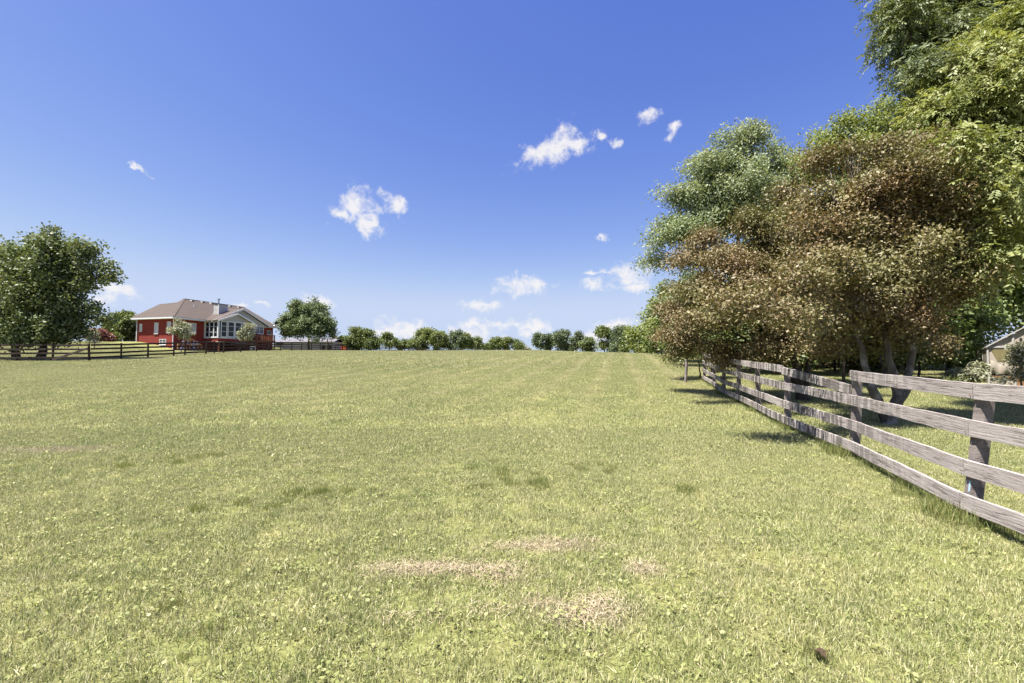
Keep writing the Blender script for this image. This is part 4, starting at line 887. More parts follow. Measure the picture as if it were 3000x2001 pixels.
def crown(lobes, n, size, seed, spray=0.55, per=16, droop=0.25, flat=0.6, ragged=0.35, shell=0.55, kind='simple', aspect=0.55, floor=None, clump_r=None, dense=1.0, layer=1.0, rough_n=0.5):
    """leaf faces set in sprays through a set of ellipsoid lobes; also gives the spray centres for the twigs"""
    g = np.random.default_rng(seed); vol = np.array([(l[3] * l[4] * l[5]) ** 0.75 for l in lobes]); ns = max(6, n // per)
        # clumps: each lobe carries a number of leaf masses, the sprays gather in them
    LB = np.array([l[:6] for l in lobes]); cr0 = min(clump_r or size * 4.6, 0.36 * float(np.mean(LB[:, 3:6]))); LB[:, 3:6] = np.maximum(LB[:, 3:6] * 0.45, LB[:, 3:6] - 0.42 * cr0 - 0.1 * spray)
    nc = np.clip((dense * (LB[:, 3] * LB[:, 4] * LB[:, 5]) ** (2 / 3) * 4 / cr0 ** 2).astype(int), 5, 400); cl_l = np.repeat(np.arange(len(lobes)), nc)
    cd = nrm(g.normal(0, 1, (len(cl_l), 3)) + [0, 0, 0.15]); cr = 1 - shell * g.random(len(cl_l)) ** 1.2
    cr = cr * (1 + ragged * vnoise(cd * 1.4 + cl_l[:, None] * 3.7, seed)) * g.uniform(0.80, 1.15, len(cl_l))
    CC = LB[cl_l, :3] + cd * LB[cl_l, 3:6] * cr[:, None]; CR = cr0 * g.uniform(0.6, 1.45, len(cl_l))
    wt = CR ** 2; ci = g.choice(len(cl_l), ns, p=wt / wt.sum()); idx = cl_l[ci]; Lb = LB[idx]
    sd_ = nrm(g.normal(0, 1, (ns, 3)) + [0, 0, 0.55] + cd[ci] * 0.5); C = CC[ci] + sd_ * (CR[ci] * g.random(ns) ** 0.4)[:, None] * [1.2, 1.2, 0.62 * layer]
    d = nrm(sd_ * 0.75 + cd[ci] * 0.45)
    out = nrm((d + [0, 0, 0.1] + g.normal(0, 0.40, (ns, 3))) * [1, 1, layer])
    if floor is not None:
        zf_ = ground(C[:, 0], C[:, 1]) + floor; C[:, 2] = np.maximum(C[:, 2], zf_ + g.random(ns) * 0.3)
    cnt = per; PI = np.repeat(np.arange(ns), cnt); t = g.random(len(PI))
    a = nrm(np.cross(out, g.normal(0, 1, (ns, 3)))); b = np.cross(out, a); q = g.normal(0, 1, (len(PI), 2)) * 0.33 * spray
    P = C[PI] + out[PI] * ((t - 0.5) * spray * 1.5)[:, None] + a[PI] * q[:, :1] + b[PI] * q[:, 1:] * 0.75
    P[:, 2] = C[PI][:, 2] + (P[:, 2] - C[PI][:, 2]) * (0.35 + 0.65 * layer) - droop * spray * t * t * 0.6
    if floor is not None: P[:, 2] = np.maximum(P[:, 2], ground(P[:, 0], P[:, 1]) + 0.03)
    D = nrm(out[PI] * 0.55 + g.normal(0, 0.6, (len(PI), 3)) + [0, 0, -droop])
    N = nrm(np.array([0, 0, flat]) + d[PI] * 0.75 + g.normal(0, rough_n, (len(PI), 3)))
    base_r = np.clip(g.random(len(CC))[ci] * 0.6 + g.random(ns) * 0.4, 0, 1); rnd = np.clip(base_r[PI] * 0.6 + g.random(len(PI)) * 0.4, 0, 1)
    L = size * g.uniform(0.65, 1.3, len(PI))
    if kind == 'simple': return (*leaves(P, D, N, L, L * aspect, rnd), C, idx)
    # feathered: leaflets in pairs along a drooping stalk
    k = 9; Q = np.repeat(np.arange(len(P)), k); j = np.tile(np.arange(k), len(P)); f = (j // 2 + 1) / (k // 2 + 1)
    S = nrm(np.cross(D, N)); sd = np.where(j % 2 == 0, 1.0, -1.0)[:, None]; sd = np.where((j == k - 1)[:, None], 0.0, sd)
    PP = P[Q] + D[Q] * (L[Q] * f)[:, None] + np.array([0, 0, -1.0]) * (L[Q] * f * f * 0.35)[:, None]
    DD = nrm(D[Q] * 0.55 + S[Q] * sd * 0.8 + [0, 0, -0.45] + g.normal(0, 0.15, (len(Q), 3)))
    l2 = L[Q] * 0.36 * g.uniform(0.8, 1.2, len(Q))
    return (*leaves(PP, DD, N[Q] + g.normal(0, .25, (len(Q), 3)), l2, l2 * 0.38, rnd[Q]), C, idx)
def curve(p, q, sag, seed, n=5):
    g = random.Random(seed); p, q = Vector(p), Vector(q); L = (q - p).length; out = []
    for k in range(n + 1):
        t_ = k / n; v = p.lerp(q, t_) + Vector((g.uniform(-1, 1), g.uniform(-1, 1), g.uniform(-1, 1))) * L * 0.045 * math.sin(math.pi * t_); v.z += sag * L * math.sin(math.pi * t_); out.append(v)
    return out
def tree(name, label, cat, base, lobes, leaf, n, size, seed, bark='bark', r0=0.18, stems=None, group=None, fork=0.45, twigs=14, trunk_label=None, seg=7, bury=0.25, limb_sag=0.06, spine=True, **kw):
    bz = gz(*base); root = thing(name, label, cat, (base[0], base[1], bz), 0, group)
    V, T, A, C, idx = crown(lobes, n, size, seed, **kw)
    org = np.array([base[0], base[1], bz]); m = tri_mesh('crown', V - org, T, {'rnd': A}); link('crown', m, M[leaf], root)
    o = Vector((base[0], base[1], bz)); tb = MB(); lc = np.array([l[:3] for l in lobes]); wts = np.array([l[3] * l[4] * l[5] for l in lobes]); top = Vector(np.average(lc, axis=0, weights=wts))
    paths = []
    if stems is None: stems = [[o + Vector((0, 0, -bury)), o.lerp(Vector((top.x, top.y, o.z)), .15) + Vector((0, 0, (top.z - o.z) * fork)), top]]
    for si, st in enumerate(stems):
        st = [Vector(s) for s in st]; pts = []
        for k in range(len(st) - 1):
            c_ = curve(st[k], st[k + 1], 0, seed * 7 + si * 3 + k, 4); pts += c_ if k == 0 else c_[1:]
        rr = r0 * (1.0 if si == 0 else 0.8); rad = [rr * (1 - 0.82 * (k / (len(pts) - 1)) ** 0.8) for k in range(len(pts))]; rad[0] *= 1.35
        if si and len(stems) > 1: rad[0] = rr
        tb.tube([p - o for p in pts], rad, seg); paths.append((pts, rad))
    tr = tb.build('trunk', M[bark], root, 0, True)
    if trunk_label: tr['label'] = trunk_label
    g = random.Random(seed)
    for li, l in enumerate(lobes):
        lb = MB()
        c_ = Vector(l[:3]); best = None
        for (pts, rad) in paths:
            for k, p in enumerate(pts):
                if p.z < o.z + 0.15 * (top.z - o.z): continue
                dd = (p - c_).length + (2.5 if p.z > c_.z + 0.4 else 0) * (p.z - c_.z)
                if best is None or dd < best[0]: best = (dd, p, rad[k])
        if best is None: continue
        p, rr = best[1], max(best[2] * 0.7, r0 * 0.16); pts = curve(p, c_, limb_sag, seed * 31 + li, 4)
        lb.tube([x - o for x in pts], [rr * (1 - .7 * k / 4) for k in range(5)], 5)
        mine = np.where(idx == li)[0]; g2 = np.random.default_rng(seed + li); pick = g2.choice(mine, min(len(mine), twigs), replace=False) if len(mine) else []
        for j in pick:
            s0_ = pts[g.choice((2, 3, 4))]; lb.tube([x - o for x in curve(s0_, C[j], 0.04, int(j) + seed, 3)], [rr * .34, rr * .26, rr * .17, rr * .07], 3, False)
        if lb.v: lb.build('limb', M[bark], root, 0, True)
    return root
def lob(px, py, Y, rx, rz, ry=None, dy=0):
    c_ = at(px, py, Y); k = Y / F; return (c_.x, c_.y + dy, c_.z, rx * k, (ry if ry else (rx + rz) / 2 * k), rz * k)

# the two copper-leaved trees behind the weathered fence
bA = (8.25, 10.2); bB = (9.0, 14.6)
zA, zB = gz(*bA), gz(*bB)
lobA = [lob(2560, 560, 10.6, 175, 120), lob(2730, 600, 10.4, 140, 150), lob(2440, 690, 10.8, 150, 110), lob(2620, 760, 10.0, 190, 110), lob(2800, 780, 10.4, 105, 120), lob(2350, 830, 10.6, 130, 100), lob(2520, 900, 10.3, 190, 85), lob(2700, 880, 10.3, 110, 75),
        lob(2660, 490, 11, 120, 70), lob(2830, 560, 11.2, 70, 110), lob(2490, 800, 9.4, 110, 80), lob(2400, 940, 9.6, 110, 60), lob(2180, 895, 8.05, 105, 45), lob(2300, 930, 8.6, 90, 45), lob(2340, 850, 8.8, 100, 70), lob(2870, 700, 11, 70, 90), lob(2600, 960, 10.6, 130, 50), lob(2600, 660, 11.2, 200, 130), lob(2500, 780, 11.2, 200, 110), lob(2720, 780, 11.2, 130, 120), lob(2420, 600, 11.6, 110, 80), lob(2450, 985, 10.6, 110, 40), lob(2680, 960, 10.8, 100, 45), lob(2790, 880, 11, 70, 70), lob(2870, 620, 11.2, 70, 90), lob(2390, 470, 11.5, 26, 48), lob(2480, 440, 11.2, 26, 42), lob(2600, 425, 11, 32, 42), lob(2720, 425, 11, 42, 42), lob(2400, 1030, 12.6, 90, 26), lob(2560, 1015, 11.4, 80, 30), lob(2680, 1010, 11.6, 70, 30)]
tree('copper_tree', 'large copper brown leaved tree with several mottled grey stems close behind the weathered fence', 'tree', bA, lobA, 'brown', 128000, 0.078, 11, 'bark_grey', 0.16,
     stems=[[at(2590, 1262, 10.2), at(2632, 1165, 10.2), at(2614, 1085, 10.3), at(2580, 940, 10.4), at(2560, 760, 10.5)], [at(2600, 1245, 10.2), at(2560, 1150, 10.1), at(2535, 1080, 10.2), at(2505, 960, 10.3), at(2470, 780, 10.6)],
            [at(2605, 1215, 10.2), at(2655, 1140, 10.3), at(2668, 1060, 10.4), at(2672, 940, 10.4), at(2700, 780, 10.5)]], group='copper brown leaved trees', spray=0.45, per=12, droop=0.25, flat=0.8, twigs=26, ragged=0.42, aspect=0.55, layer=0.8, shell=0.9, clump_r=0.30, dense=0.5)
lobB = [lob(2130, 760, 15, 150, 75), lob(2260, 690, 15.2, 130, 90), lob(2050, 860, 15, 120, 75), lob(2200, 830, 14.5, 150, 80), lob(2330, 800, 14.5, 110, 90), lob(2110, 940, 14.8, 140, 60), lob(2260, 940, 14.2, 150, 62), lob(2020, 985, 16.5, 80, 55), lob(2390, 960, 13.6, 90, 60),
        lob(2010, 745, 16.5, 75, 45), lob(2380, 640, 15, 100, 80), lob(2180, 1010, 14.6, 110, 34), lob(2036, 940, 13.5, 90, 38), lob(2130, 900, 13.4, 90, 55), lob(1965, 900, 16.5, 60, 60), lob(2200, 760, 15.6, 170, 90), lob(2120, 870, 15.6, 160, 90), lob(2320, 880, 15.2, 140, 100), lob(2000, 1030, 16.5, 60, 32), lob(2300, 1010, 14, 110, 36), lob(2080, 1020, 15.5, 80, 30), lob(2300, 560, 13.5, 32, 44), lob(2200, 640, 15, 28, 36), lob(2060, 700, 16, 28, 28), lob(2250, 1038, 13.8, 100, 22), lob(2120, 1042, 15, 80, 18)]
tree('copper_tree', 'spreading copper brown leaved tree with crooked limbs over the far fence bays', 'tree', bB, lobB, 'brown', 118000, 0.086, 12, 'bark', 0.17,
     stems=[[at(2352, 1175, 14.6), at(2345, 1110, 14.6), at(2320, 1040, 14.7), at(2270, 930, 14.8), at(2240, 780, 15)], [at(2356, 1150, 14.6), at(2365, 1085, 14.5), at(2375, 1020, 14.5), at(2365, 900, 14.6)],
            [at(2340, 1130, 14.6), at(2290, 1075, 14.6), at(2220, 1020, 14.6), at(2130, 960, 14.8)]], group='copper brown leaved trees', spray=0.5, per=12, droop=0.25, flat=0.8, twigs=26, ragged=0.42, aspect=0.55, layer=0.8, shell=0.9, clump_r=0.36, dense=0.5)
# bare bent limb arching out of the far copper tree
lm_pts = [at(2365, 1098, 14.3), at(2380, 1070, 14.1), at(2410, 1052, 13.9), at(2440, 1046, 13.7)]
# small green shoots hanging over the end of the fence
tree('drooping_shrub', 'green leafed shrub drooping over the far end of the weathered fence', 'shrub', (9.3, 22.5), [lob(1990, 1020, 22, 45, 40), lob(2040, 1010, 22.5, 60, 45), lob(1980, 1050, 21.5, 28, 28), lob(2090, 1030, 22.8, 50, 35), lob(1975, 990, 21.6, 42, 28)], 'under', 9000, 0.12, 13, 'bark', 0.05, spray=0.5, per=12, droop=0.4, ragged=.4, floor=0.12, twigs=8)

# tall grey-green tree behind
lobG = [lob(2170, 440, 30, 110, 70), lob(2085, 490, 30, 85, 60), lob(2280, 470, 31, 110, 65), lob(2180, 560, 29, 130, 80), lob(2060, 600, 30, 110, 60), lob(1985, 580, 30, 75, 45), lob(1940, 690, 30, 70, 55), lob(1905, 755, 30, 45, 60), lob(2050, 700, 29, 120, 60), lob(2250, 650, 30, 120, 80),
        lob(2190, 395, 30, 75, 32), lob(2345, 520, 32, 75, 55), lob(1990, 770, 30, 80, 50), lob(2120, 520, 31, 130, 90), lob(2030, 650, 31, 110, 80), lob(2150, 640, 30.5, 150, 90), lob(2240, 560, 31, 140, 90)]
tree('ash_tree', 'tall grey green tree standing behind the copper brown trees', 'tree', (16.0, 31.0), lobG, 'grey', 82000, 0.17, 14, 'bark', 0.34, spray=0.7, per=13, droop=0.2, flat=0.5, ragged=0.35, shell=0.75, twigs=22, fork=.4, clump_r=.75, dense=.8)
# yellow-green trees
lobY = [lob(2440, 440, 27, 90, 60), lob(2530, 400, 27, 70, 50), lob(2640, 370, 27, 90, 60), lob(2560, 480, 27, 110, 70), lob(2700, 450, 27, 100, 90), lob(2390, 500, 28, 60, 60), lob(2620, 560, 28, 120, 90), lob(2470, 560, 28, 110, 80), lob(2490, 370, 27, 40, 40), lob(2600, 330, 27, 60, 45), lob(2720, 350, 27, 80, 70), lob(2420, 410, 27.5, 40, 40)]
tree('locust_tree', 'yellow green tree with airy lace edged crown above the copper brown leaves', 'tree', (22.0, 29.0), lobY, 'lime', 48000, 0.17, 15, 'bark', 0.30, spray=0.7, per=13, droop=0.15, flat=0.8, ragged=0.4, twigs=16, fork=.5, clump_r=.7, dense=.8)
# big walnut with feathered leaves, its trunk beyond the right edge of the picture
lobW = [lob(2640, 80, 13, 70, 95), lob(2740, 130, 13.2, 110, 100), lob(2660, 215, 12.6, 75, 55), lob(2850, 60, 14, 120, 80), lob(2620, 20, 13.5, 60, 60), lob(2790, 260, 13, 100, 45), lob(2950, -40, 14, 160, 120), lob(2760, -60, 14, 150, 100)]
tree('walnut_tree', 'dark feathery leaved bough of a tall tree reaching over the open sky', 'tree', (19.0, 15.0), lobW, 'maple', 14000, 0.29, 16, 'bark', 0.32, spray=0.6, per=7, droop=0.35, flat=0.7, ragged=0.25, shell=0.9, twigs=26, clump_r=.7, dense=.8, kind='feather', fork=.6,
     stems=[[(19.0, 15.0, 0.2), (18.6, 15.0, 5.0), (17.5, 14.8, 9.0), at(2920, 60, 14.2), at(2780, 140, 13.4), at(2660, 190, 12.9)], [(18.3, 15.0, 6.5), at(3000, -60, 14.4), at(2800, -60, 14.2)]])
lobW2 = [lob(2860, 200, 11.5, 110, 90), lob(2960, 120, 11.5, 110, 90), lob(2820, 330, 11.5, 130, 80), lob(2950, 300, 11, 120, 110), lob(2760, 400, 12, 90, 60), lob(2880, 460, 11.2, 130, 90), lob(2990, 470, 11, 90, 120), lob(2930, 600, 11.4, 120, 80), lob(2860, 140, 12, 60, 50), lob(3060, 250, 11, 120, 180), lob(2740, 330, 12, 70, 50), lob(2700, 430, 12.4, 60, 50), lob(2790, 520, 11.8, 90, 60), lob(2900, 540, 9.7, 70, 50), lob(2960, 660, 9.6, 70, 60), lob(2800, 440, 10, 80, 45), lob(2910, 760, 10, 60, 50)]
tree('walnut_tree', 'big bright green tree with long feathered leaves beside the shelter', 'tree', (14.8, 12.6), lobW2, 'walnut', 19000, 0.28, 17, 'bark', 0.26, spray=0.6, per=7, droop=0.4, flat=0.9, ragged=0.25, shell=0.7, twigs=14, clump_r=.65, dense=.9, kind='feather', fork=.6,
     stems=[[(14.8, 12.6, 0.1), (14.6, 12.4, 3.0), (13.9, 11.8, 5.6), at(2930, 360, 11.4)], [(14.5, 12.3, 4.0), at(2960, 200, 11.6)]])
# undergrowth and smaller trees closing the right side
U = [((14.6, 24.5), [lob(2240, 930, 26, 130, 90), lob(2330, 1010, 25, 110, 60), lob(2180, 1010, 26, 90, 50)], 'under', 'bushy green tree behind the far copper tree and old brown fence'),
     ((19.6, 25.5), [lob(2480, 900, 26, 120, 110), lob(2560, 1000, 26, 110, 70), lob(2420, 1010, 26, 90, 55)], 'maple', 'dark leaved thicket tree in deep shade behind the grey mottled stems'),
     ((19.8, 22.3), [lob(2690, 920, 22, 110, 90), lob(2730, 1010, 22, 85, 60), lob(2640, 1020, 22, 80, 50), lob(2780, 840, 23, 110, 80), lob(2810, 960, 24, 80, 80)], 'under', 'low leafy maple with spreading branches left of the beige shelter'),
     ((25.5, 25.2), [lob(2880, 800, 25, 130, 100), lob(2960, 700, 25, 120, 110), lob(2850, 930, 25, 90, 70), lob(2960, 880, 25, 110, 70), lob(3060, 800, 25, 100, 160)], 'under', 'bright leafy maple rising over the roof of the beige shelter'),
     ((28.5, 28.5), [lob(2700, 700, 28, 150, 130), lob(2860, 680, 28, 150, 140), lob(2760, 820, 28, 150, 90), lob(2980, 900, 28, 140, 120)], 'maple', 'tall dark green tree filling the wood behind the shelter'),
     ((32, 31), [lob(2880, 560, 31, 160, 150), lob(2980, 420, 31, 140, 150), lob(2780, 540, 31, 120, 130)], 'walnut', 'tall green tree at the back of the wood above the shelter'),
     ((13.6, 18.6), [lob(2330, 760, 19, 130, 110), lob(2420, 680, 19, 150, 120), lob(2260, 830, 19, 110, 80), lob(2420, 850, 19.5, 130, 80)], 'under', 'tall green tree added for shade, its crown right behind and above the far copper tree'),  # canopy tree added to darken the lawn and thicket below
     ((15.9, 19.4), [lob(2510, 640, 19.5, 120, 110), lob(2560, 730, 19.5, 110, 110), lob(2500, 830, 19.5, 120, 90), lob(2600, 850, 19.5, 90, 80)], 'maple', 'dark green tree added for shade, its crown right behind the copper tree with grey stems'),  # second canopy tree, added to cast shade on the undergrowth
     ((15.0, 34.0), [lob(2080, 900, 34, 110, 85), lob(2020, 960, 34, 80, 70), lob(2150, 980, 33, 100, 60), lob(2000, 880, 35, 60, 60)], 'grey', 'grey green bushy tree below the tall grey green tree'),
     ((21.5, 30.0), [lob(2350, 740, 31, 160, 130), lob(2480, 700, 31, 140, 140), lob(2400, 880, 30, 150, 90)], 'under', 'tall dense green tree hidden behind the copper brown leaves')]
for k, (b_, lb_, mt, lbl) in enumerate(U):
    tree('thicket_tree', lbl, 'tree', b_, lb_, mt, 17500, 0.20 if k in (2, 3) else 0.23, 30 + k, 'bark', 0.07, group='trees of the right hand wood', spray=0.6, per=12, droop=0.3, flat=0.8, ragged=0.3, shell=.75, floor=0.25, twigs=9, aspect=0.7)
for k, (px, Y, lb_, mt, lbl) in enumerate([(2600, 28, [(2560, 1040, 70, 36), (2640, 1040, 70, 36), (2600, 1000, 60, 30)], 'maple', 'dark thicket bush at the back of the shady lawn behind the mottled stems'),
                                            (2770, 27.5, [(2740, 1035, 70, 40), (2810, 1030, 66, 44), (2770, 990, 60, 30)], 'under', 'green thicket bush at the back of the lawn left of the shelter'),
                                            (2440, 29.5, [(2400, 1045, 70, 32), (2470, 1045, 66, 32), (2320, 1045, 70, 30)], 'maple', 'dark thicket bush behind the old brown fence')]):
    b_ = at(px, 1000, Y); tree('thicket_bush', lbl, 'bush', (b_.x, Y), [lob(x, y, Y, a, c_) for (x, y, a, c_) in lb_], mt, 9000, .2, 45 + k, 'bark', .05, group='bushes of the right hand wood', spray=.6, per=12, droop=.3, ragged=.3, shell=.75, floor=.05, twigs=6, aspect=.7)
# bright trees at the corner of the field
CT = [((17.0, 60), [lob(1900, 985, 60, 55, 50), lob(1945, 930, 61, 50, 50), lob(1880, 1020, 59, 40, 28), lob(1960, 1005, 60, 55, 42)], 'lime', 'bright green rounded tree at the end of the tree belt bordering the field'),
      ((20.5, 52), [lob(1970, 900, 52, 50, 55), lob(2010, 960, 52, 60, 70), lob(1960, 1000, 51, 55, 45), lob(2040, 870, 53, 50, 60)], 'under', 'taller mid green tree in the belt just behind the bright rounded tree'),
      ((21.0, 42), [lob(2060, 900, 42, 70, 80), lob(2030, 1000, 42, 70, 50), lob(2110, 960, 42, 70, 80)], 'under', 'mid green tree in the belt beyond the drooping fence end shrub')]
for k, (b_, lb_, mt, lbl) in enumerate(CT):
    tree('belt_tree', lbl, 'tree', b_, lb_, mt, 20000, 0.30, 50 + k, 'bark', 0.2, group='trees in the belt along the field', spray=1.1, per=13, droop=0.2, flat=0.6, ragged=0.32, floor=0.2, twigs=8, aspect=0.7)

# left: two dark maples by the paddock fence
lobM = [lob(150, 780, 38, 90, 85), lob(155, 715, 38, 38, 45), lob(200, 830, 38, 58, 76), lob(262, 745, 38, 34, 45), lob(255, 800, 38, 32, 36), lob(110, 880, 37.6, 110, 80), lob(205, 915, 38, 62, 66), lob(130, 960, 37.6, 110, 42), lob(235, 965, 38.2, 40, 36), lob(272, 905, 38, 32, 16), lob(300, 812, 38, 34, 10), lob(75, 800, 38, 60, 75), lob(310, 780, 38, 24, 8), lob(155, 688, 38, 14, 22), lob(205, 740, 38, 30, 40), lob(100, 735, 38, 30, 45), lob(300, 935, 38, 30, 12), lob(180, 985, 37.4, 90, 28), lob(80, 990, 37.4, 80, 26)]
bM = at(122, 1050, 38.0)
tree('maple_tree', 'dark green maple with spiky upper shoots and bare right hand twigs behind the paddock fence', 'tree', (bM.x, 38.0), lobM, 'maple', 42000, 0.21, 61, 'bark', 0.38, group='dark maples by the paddock fence', spray=0.75, per=12, droop=0.1, flat=0.45, ragged=0.32, twigs=16, aspect=0.8, floor=1.05, fork=.3, shell=.75, clump_r=.75)
lobN = [lob(20, 790, 39, 75, 70), lob(-40, 850, 39, 100, 90), lob(30, 880, 38.6, 80, 80), lob(50, 960, 38.6, 70, 42), lob(-40, 960, 39, 90, 45), lob(90, 770, 39, 30, 45), lob(10, 740, 39, 40, 30), lob(30, 990, 38.4, 80, 26)]
bN = at(50, 1050, 38.6)
tree('maple_tree', 'broad dark green maple standing left of the spiky one behind the paddock fence', 'tree', (bN.x, 38.6), lobN, 'maple', 30000, 0.21, 62, 'bark', 0.36, group='dark maples by the paddock fence', spray=0.75, per=12, droop=0.1, flat=0.45, ragged=0.3, twigs=14, aspect=0.8, floor=1.05, fork=.3, shell=.75, clump_r=.75)
# around the house
def small(name, label, cat, px, Y, lb_, mt, n, size, seed, r0=.1, **kw):
    b_ = at(px, 1000, Y); kw.setdefault('spray', .6); kw.setdefault('floor', .1); return tree(name, label, cat, (b_.x, Y), lb_, mt, int(n * 2.1), size * 1.1, seed, 'bark', r0, per=12, aspect=.75, shell=.7, ragged=kw.pop('ragged', .32), twigs=kw.pop('twigs', 10), **kw)
small('garden_tree', 'rounded green tree at the far left end of the brick house', 'tree', 352, 74, [lob(345, 955, 74, 38, 30), lob(375, 945, 76, 38, 28), lob(330, 965, 73, 26, 26), lob(385, 975, 76, 26, 26), lob(352, 930, 75, 24, 14)], 'far', 7000, .3, 70, .16, spray=1.0)
small('red_shrub', 'wine red garden shrub beside the thin dark pole', 'shrub', 292, 66, [lob(292, 982, 66, 24, 18), lob(310, 990, 66, 14, 12)], 'red', 2200, .22, 71, .06)
small('garden_shrub', 'grey green low shrub at the left foot of the house', 'shrub', 325, 68, [lob(325, 990, 68, 18, 13), lob(340, 995, 68, 16, 8)], 'far', 1400, .22, 72, .05)
small('garden_shrub', 'pale straggly shrub left of the red shrub', 'shrub', 262, 62, [lob(262, 982, 62, 16, 18)], 'pale', 900, .2, 73, .05)
small('ornamental_tree', 'small pale leaved ornamental tree in front of the double window', 'tree', 533, 61, [lob(530, 965, 61, 25, 22), lob(523, 945, 61, 9, 10), lob(548, 978, 61, 12, 12), lob(510, 968, 61, 10, 9), lob(536, 982, 61, 14, 11)], 'pale', 3600, .15, 74, .07, spray=.45, floor=1.2)
small('ornamental_tree', 'small pale leaved ornamental tree beside the sunroom and deck', 'tree', 724, 70.5, [lob(722, 975, 70.5, 20, 20), lob(732, 955, 70.5, 11, 10), lob(712, 985, 70.5, 12, 12), lob(735, 985, 70.5, 12, 12)], 'pale', 3200, .15, 75, .07, spray=.45, floor=1.2)
small('round_tree', 'large round grey green tree right of the house in front of the white barn', 'tree', 905, 88, [lob(900, 940, 88, 70, 42), lob(878, 905, 88, 28, 24), lob(920, 905, 88, 34, 26), lob(945, 935, 88, 34, 34), lob(850, 945, 88, 34, 36), lob(905, 970, 87, 62, 30), lob(955, 975, 88, 28, 22), lob(845, 978, 88, 28, 20), lob(870, 890, 88, 12, 14), lob(898, 925, 88, 50, 40), lob(960, 950, 88, 26, 26), lob(838, 958, 88, 26, 28)], 'round', 22000, .26, 76, .26, spray=.8, floor=1.9, ragged=.28, twigs=18, bury=.4, clump_r=.8)
small('garden_tree', 'light green tree behind the play tower', 'tree', 985, 112, [lob(980, 1003, 112, 26, 16)], 'pale', 1200, .3, 77, .1, spray=.9)
small('large_bush', 'large sprawling green bush growing through the dark paddock fence', 'bush', 1060, 93, [lob(1050, 1000, 93, 36, 26), lob(1085, 1008, 93, 26, 20), lob(1045, 980, 93, 26, 20), lob(1072, 978, 93, 20, 18), lob(1030, 1012, 93, 20, 16), lob(1100, 1005, 94, 14, 22)], 'far', 9000, .26, 78, .12, spray=1.0, ragged=.4)
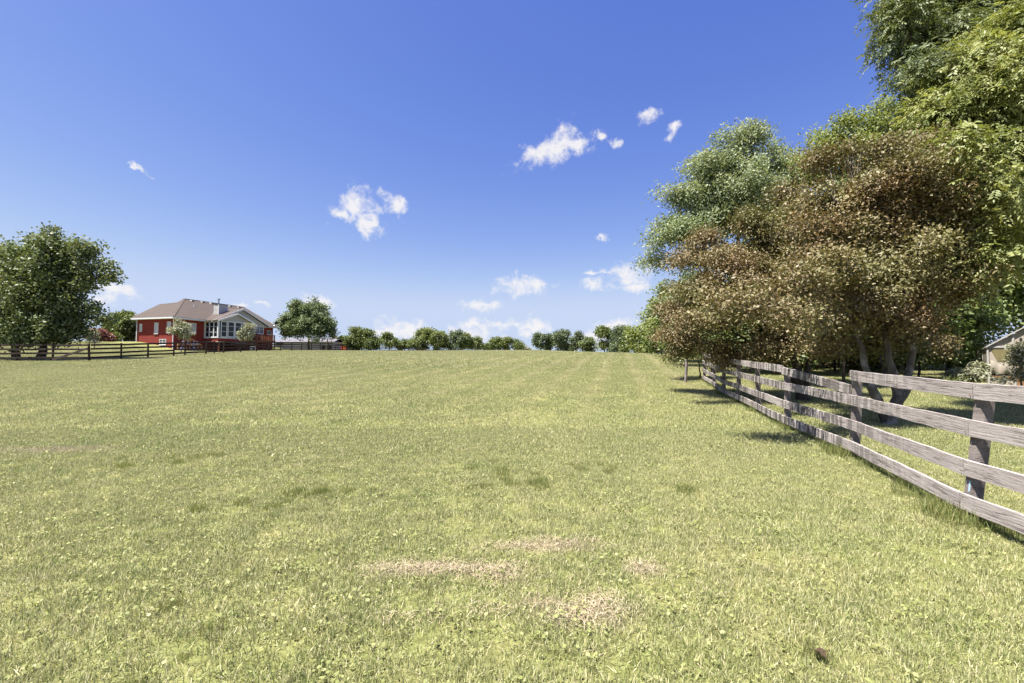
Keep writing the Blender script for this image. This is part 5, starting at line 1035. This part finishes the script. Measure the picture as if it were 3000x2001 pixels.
# the far tree line over the crest of the field
FARS = [('far', 1141, 125, [(1141, 1000, 20, 20), (1135, 988, 14, 10)], 2600, 'small rounded tree showing alone over the dark fence'),
        ('far', 1185, 128, [(1180, 1010, 24, 12), (1205, 1008, 18, 14)], 2200, 'low wide tree left of the bright green one on the skyline'),
        ('far', 1238, 131, [(1240, 1000, 22, 28), (1232, 985, 14, 14), (1250, 975, 16, 12)], 3200, 'dull green tree leaning behind the bright green one on the skyline'),
        ('farlime', 1278, 128, [(1275, 1000, 30, 28), (1270, 977, 22, 16), (1292, 990, 20, 24)], 5200, 'bright green full crowned tree in the skyline clump'),
        ('farblue', 1335, 131, [(1335, 1000, 30, 28), (1330, 978, 20, 14), (1355, 998, 20, 26)], 5200, 'dark blue green tree next to the bright green one'),
        ('farlime', 1375, 130, [(1372, 1012, 18, 16), (1366, 992, 12, 14)], 2200, 'shorter green tree right of the dark blue green one'),
        ('far', 1398, 136, [(1396, 1000, 14, 12), (1403, 1014, 14, 12)], 1500, 'thin low tree with open branches on the skyline'),
        ('far', 1425, 140, [(1424, 1018, 14, 12)], 1000, 'smallest bushy tree of the skyline clump'),
        ('far', 1452, 140, [(1450, 1010, 18, 18), (1456, 998, 12, 8)], 1900, 'open crowned tree left of the gap in the skyline'),
        ('farlime', 1485, 140, [(1482, 1008, 16, 20), (1490, 1000, 14, 12)], 1900, 'taller tree in the middle of the low skyline group'),
        ('far', 1512, 140, [(1512, 1012, 15, 16)], 1300, 'rounded tree closing the low skyline group at the gap'),
        ('pale', 1540, 142, [(1538, 1026, 16, 7)], 500, 'pale scrubby bush in the gap of the skyline'),
        ('farblue', 1582, 118, [(1580, 1000, 18, 24), (1576, 990, 12, 12)], 2000, 'blue green tree at the gap end of the right skyline row'),
        ('farblue', 1612, 118, [(1612, 995, 20, 22), (1608, 1012, 16, 18)], 2300, 'blue green tree second from the gap in the right skyline row'),
        ('farblue', 1643, 116, [(1643, 988, 24, 18), (1640, 1005, 22, 22), (1652, 978, 14, 8)], 2900, 'tallest blue green tree of the right skyline row'),
        ('farblue', 1690, 114, [(1692, 998, 18, 18), (1686, 1018, 14, 14), (1696, 984, 10, 8)], 1900, 'thin stemmed blue green tree in the right skyline row'),
        ('farblue', 1668, 119, [(1668, 1016, 16, 14)], 1200, 'low scrub tree beneath the right skyline row'),
        ('far', 1726, 104, [(1726, 1005, 20, 18), (1720, 1022, 20, 12)], 2200, 'low green tree between the tall groups of the right skyline row'),
        ('far', 1770, 92, [(1770, 985, 28, 22), (1762, 968, 18, 12), (1778, 1010, 26, 20)], 4000, 'tall open green tree beyond the corner of the field'),
        ('farblue', 1815, 88, [(1812, 985, 24, 24), (1818, 968, 14, 10), (1815, 1015, 26, 20)], 3600, 'tall blue green tree beside the bright rounded belt tree'),
        ('far', 1842, 84, [(1842, 992, 20, 26), (1846, 1018, 20, 18)], 2600, 'slim green tree tucked against the bright rounded belt tree')]
for k, (mt, px, Y, lb_, n, lbl) in enumerate(FARS):
    airy = px > 1560
    small('skyline_tree', lbl, 'tree', px, Y, [lob(x, y, Y, a * (1.08 if airy else 1.25), b * 1.08) for (x, y, a, b) in lb_], mt, n * (.75 if airy else 1), .34 if Y > 100 else .28, 80 + k, .14, group='trees along the skyline', spray=1.0, twigs=9, ragged=.55 if airy else .42, dense=.4 if airy else .8)
# plants round the shelter
small('garden_shrub', 'leafy shrub climbing in front of the beige shelter', 'shrub', 2985, 17.6, [lob(2985, 1050, 17.6, 12, 32), lob(2978, 1020, 17.6, 7, 8), lob(3005, 1030, 17.7, 12, 22), lob(2985, 1098, 17.6, 22, 10), lob(2935, 1112, 17.8, 16, 4)], 'pale', 2200, .07, 120, .04, spray=.3, floor=.02)
small('garden_shrub', 'low weedy bush at the left foot of the beige shelter', 'shrub', 2850, 19, [lob(2855, 1098, 19, 40, 10), lob(2800, 1098, 19.5, 34, 8), lob(2870, 1080, 19, 14, 12)], 'pale', 2200, .09, 121, .03, spray=.3, floor=.02)
small('red_shrub', 'small reddish brown sapling in front of the low leafy maple', 'shrub', 2765, 18, [lob(2770, 1000, 18, 30, 14), lob(2755, 1025, 18, 24, 12), lob(2780, 1035, 18, 20, 10)], 'brown', 500, .09, 122, .03, spray=.4)
lyp = at(2790, 1100, 17.5); ly = thing('lily_clump', 'clump of long arching strap leaves on the shady lawn', 'plant', (lyp.x, 17.5, gz(lyp.x, 17.5)))
Vv, Tt, Aa = blades(160, .7, .4, .75, .028, .55, .8, seed=130); link('leaves', tri_mesh('leaves', Vv, Tt, {'rnd': Aa}), M['lilyleaf'], ly)
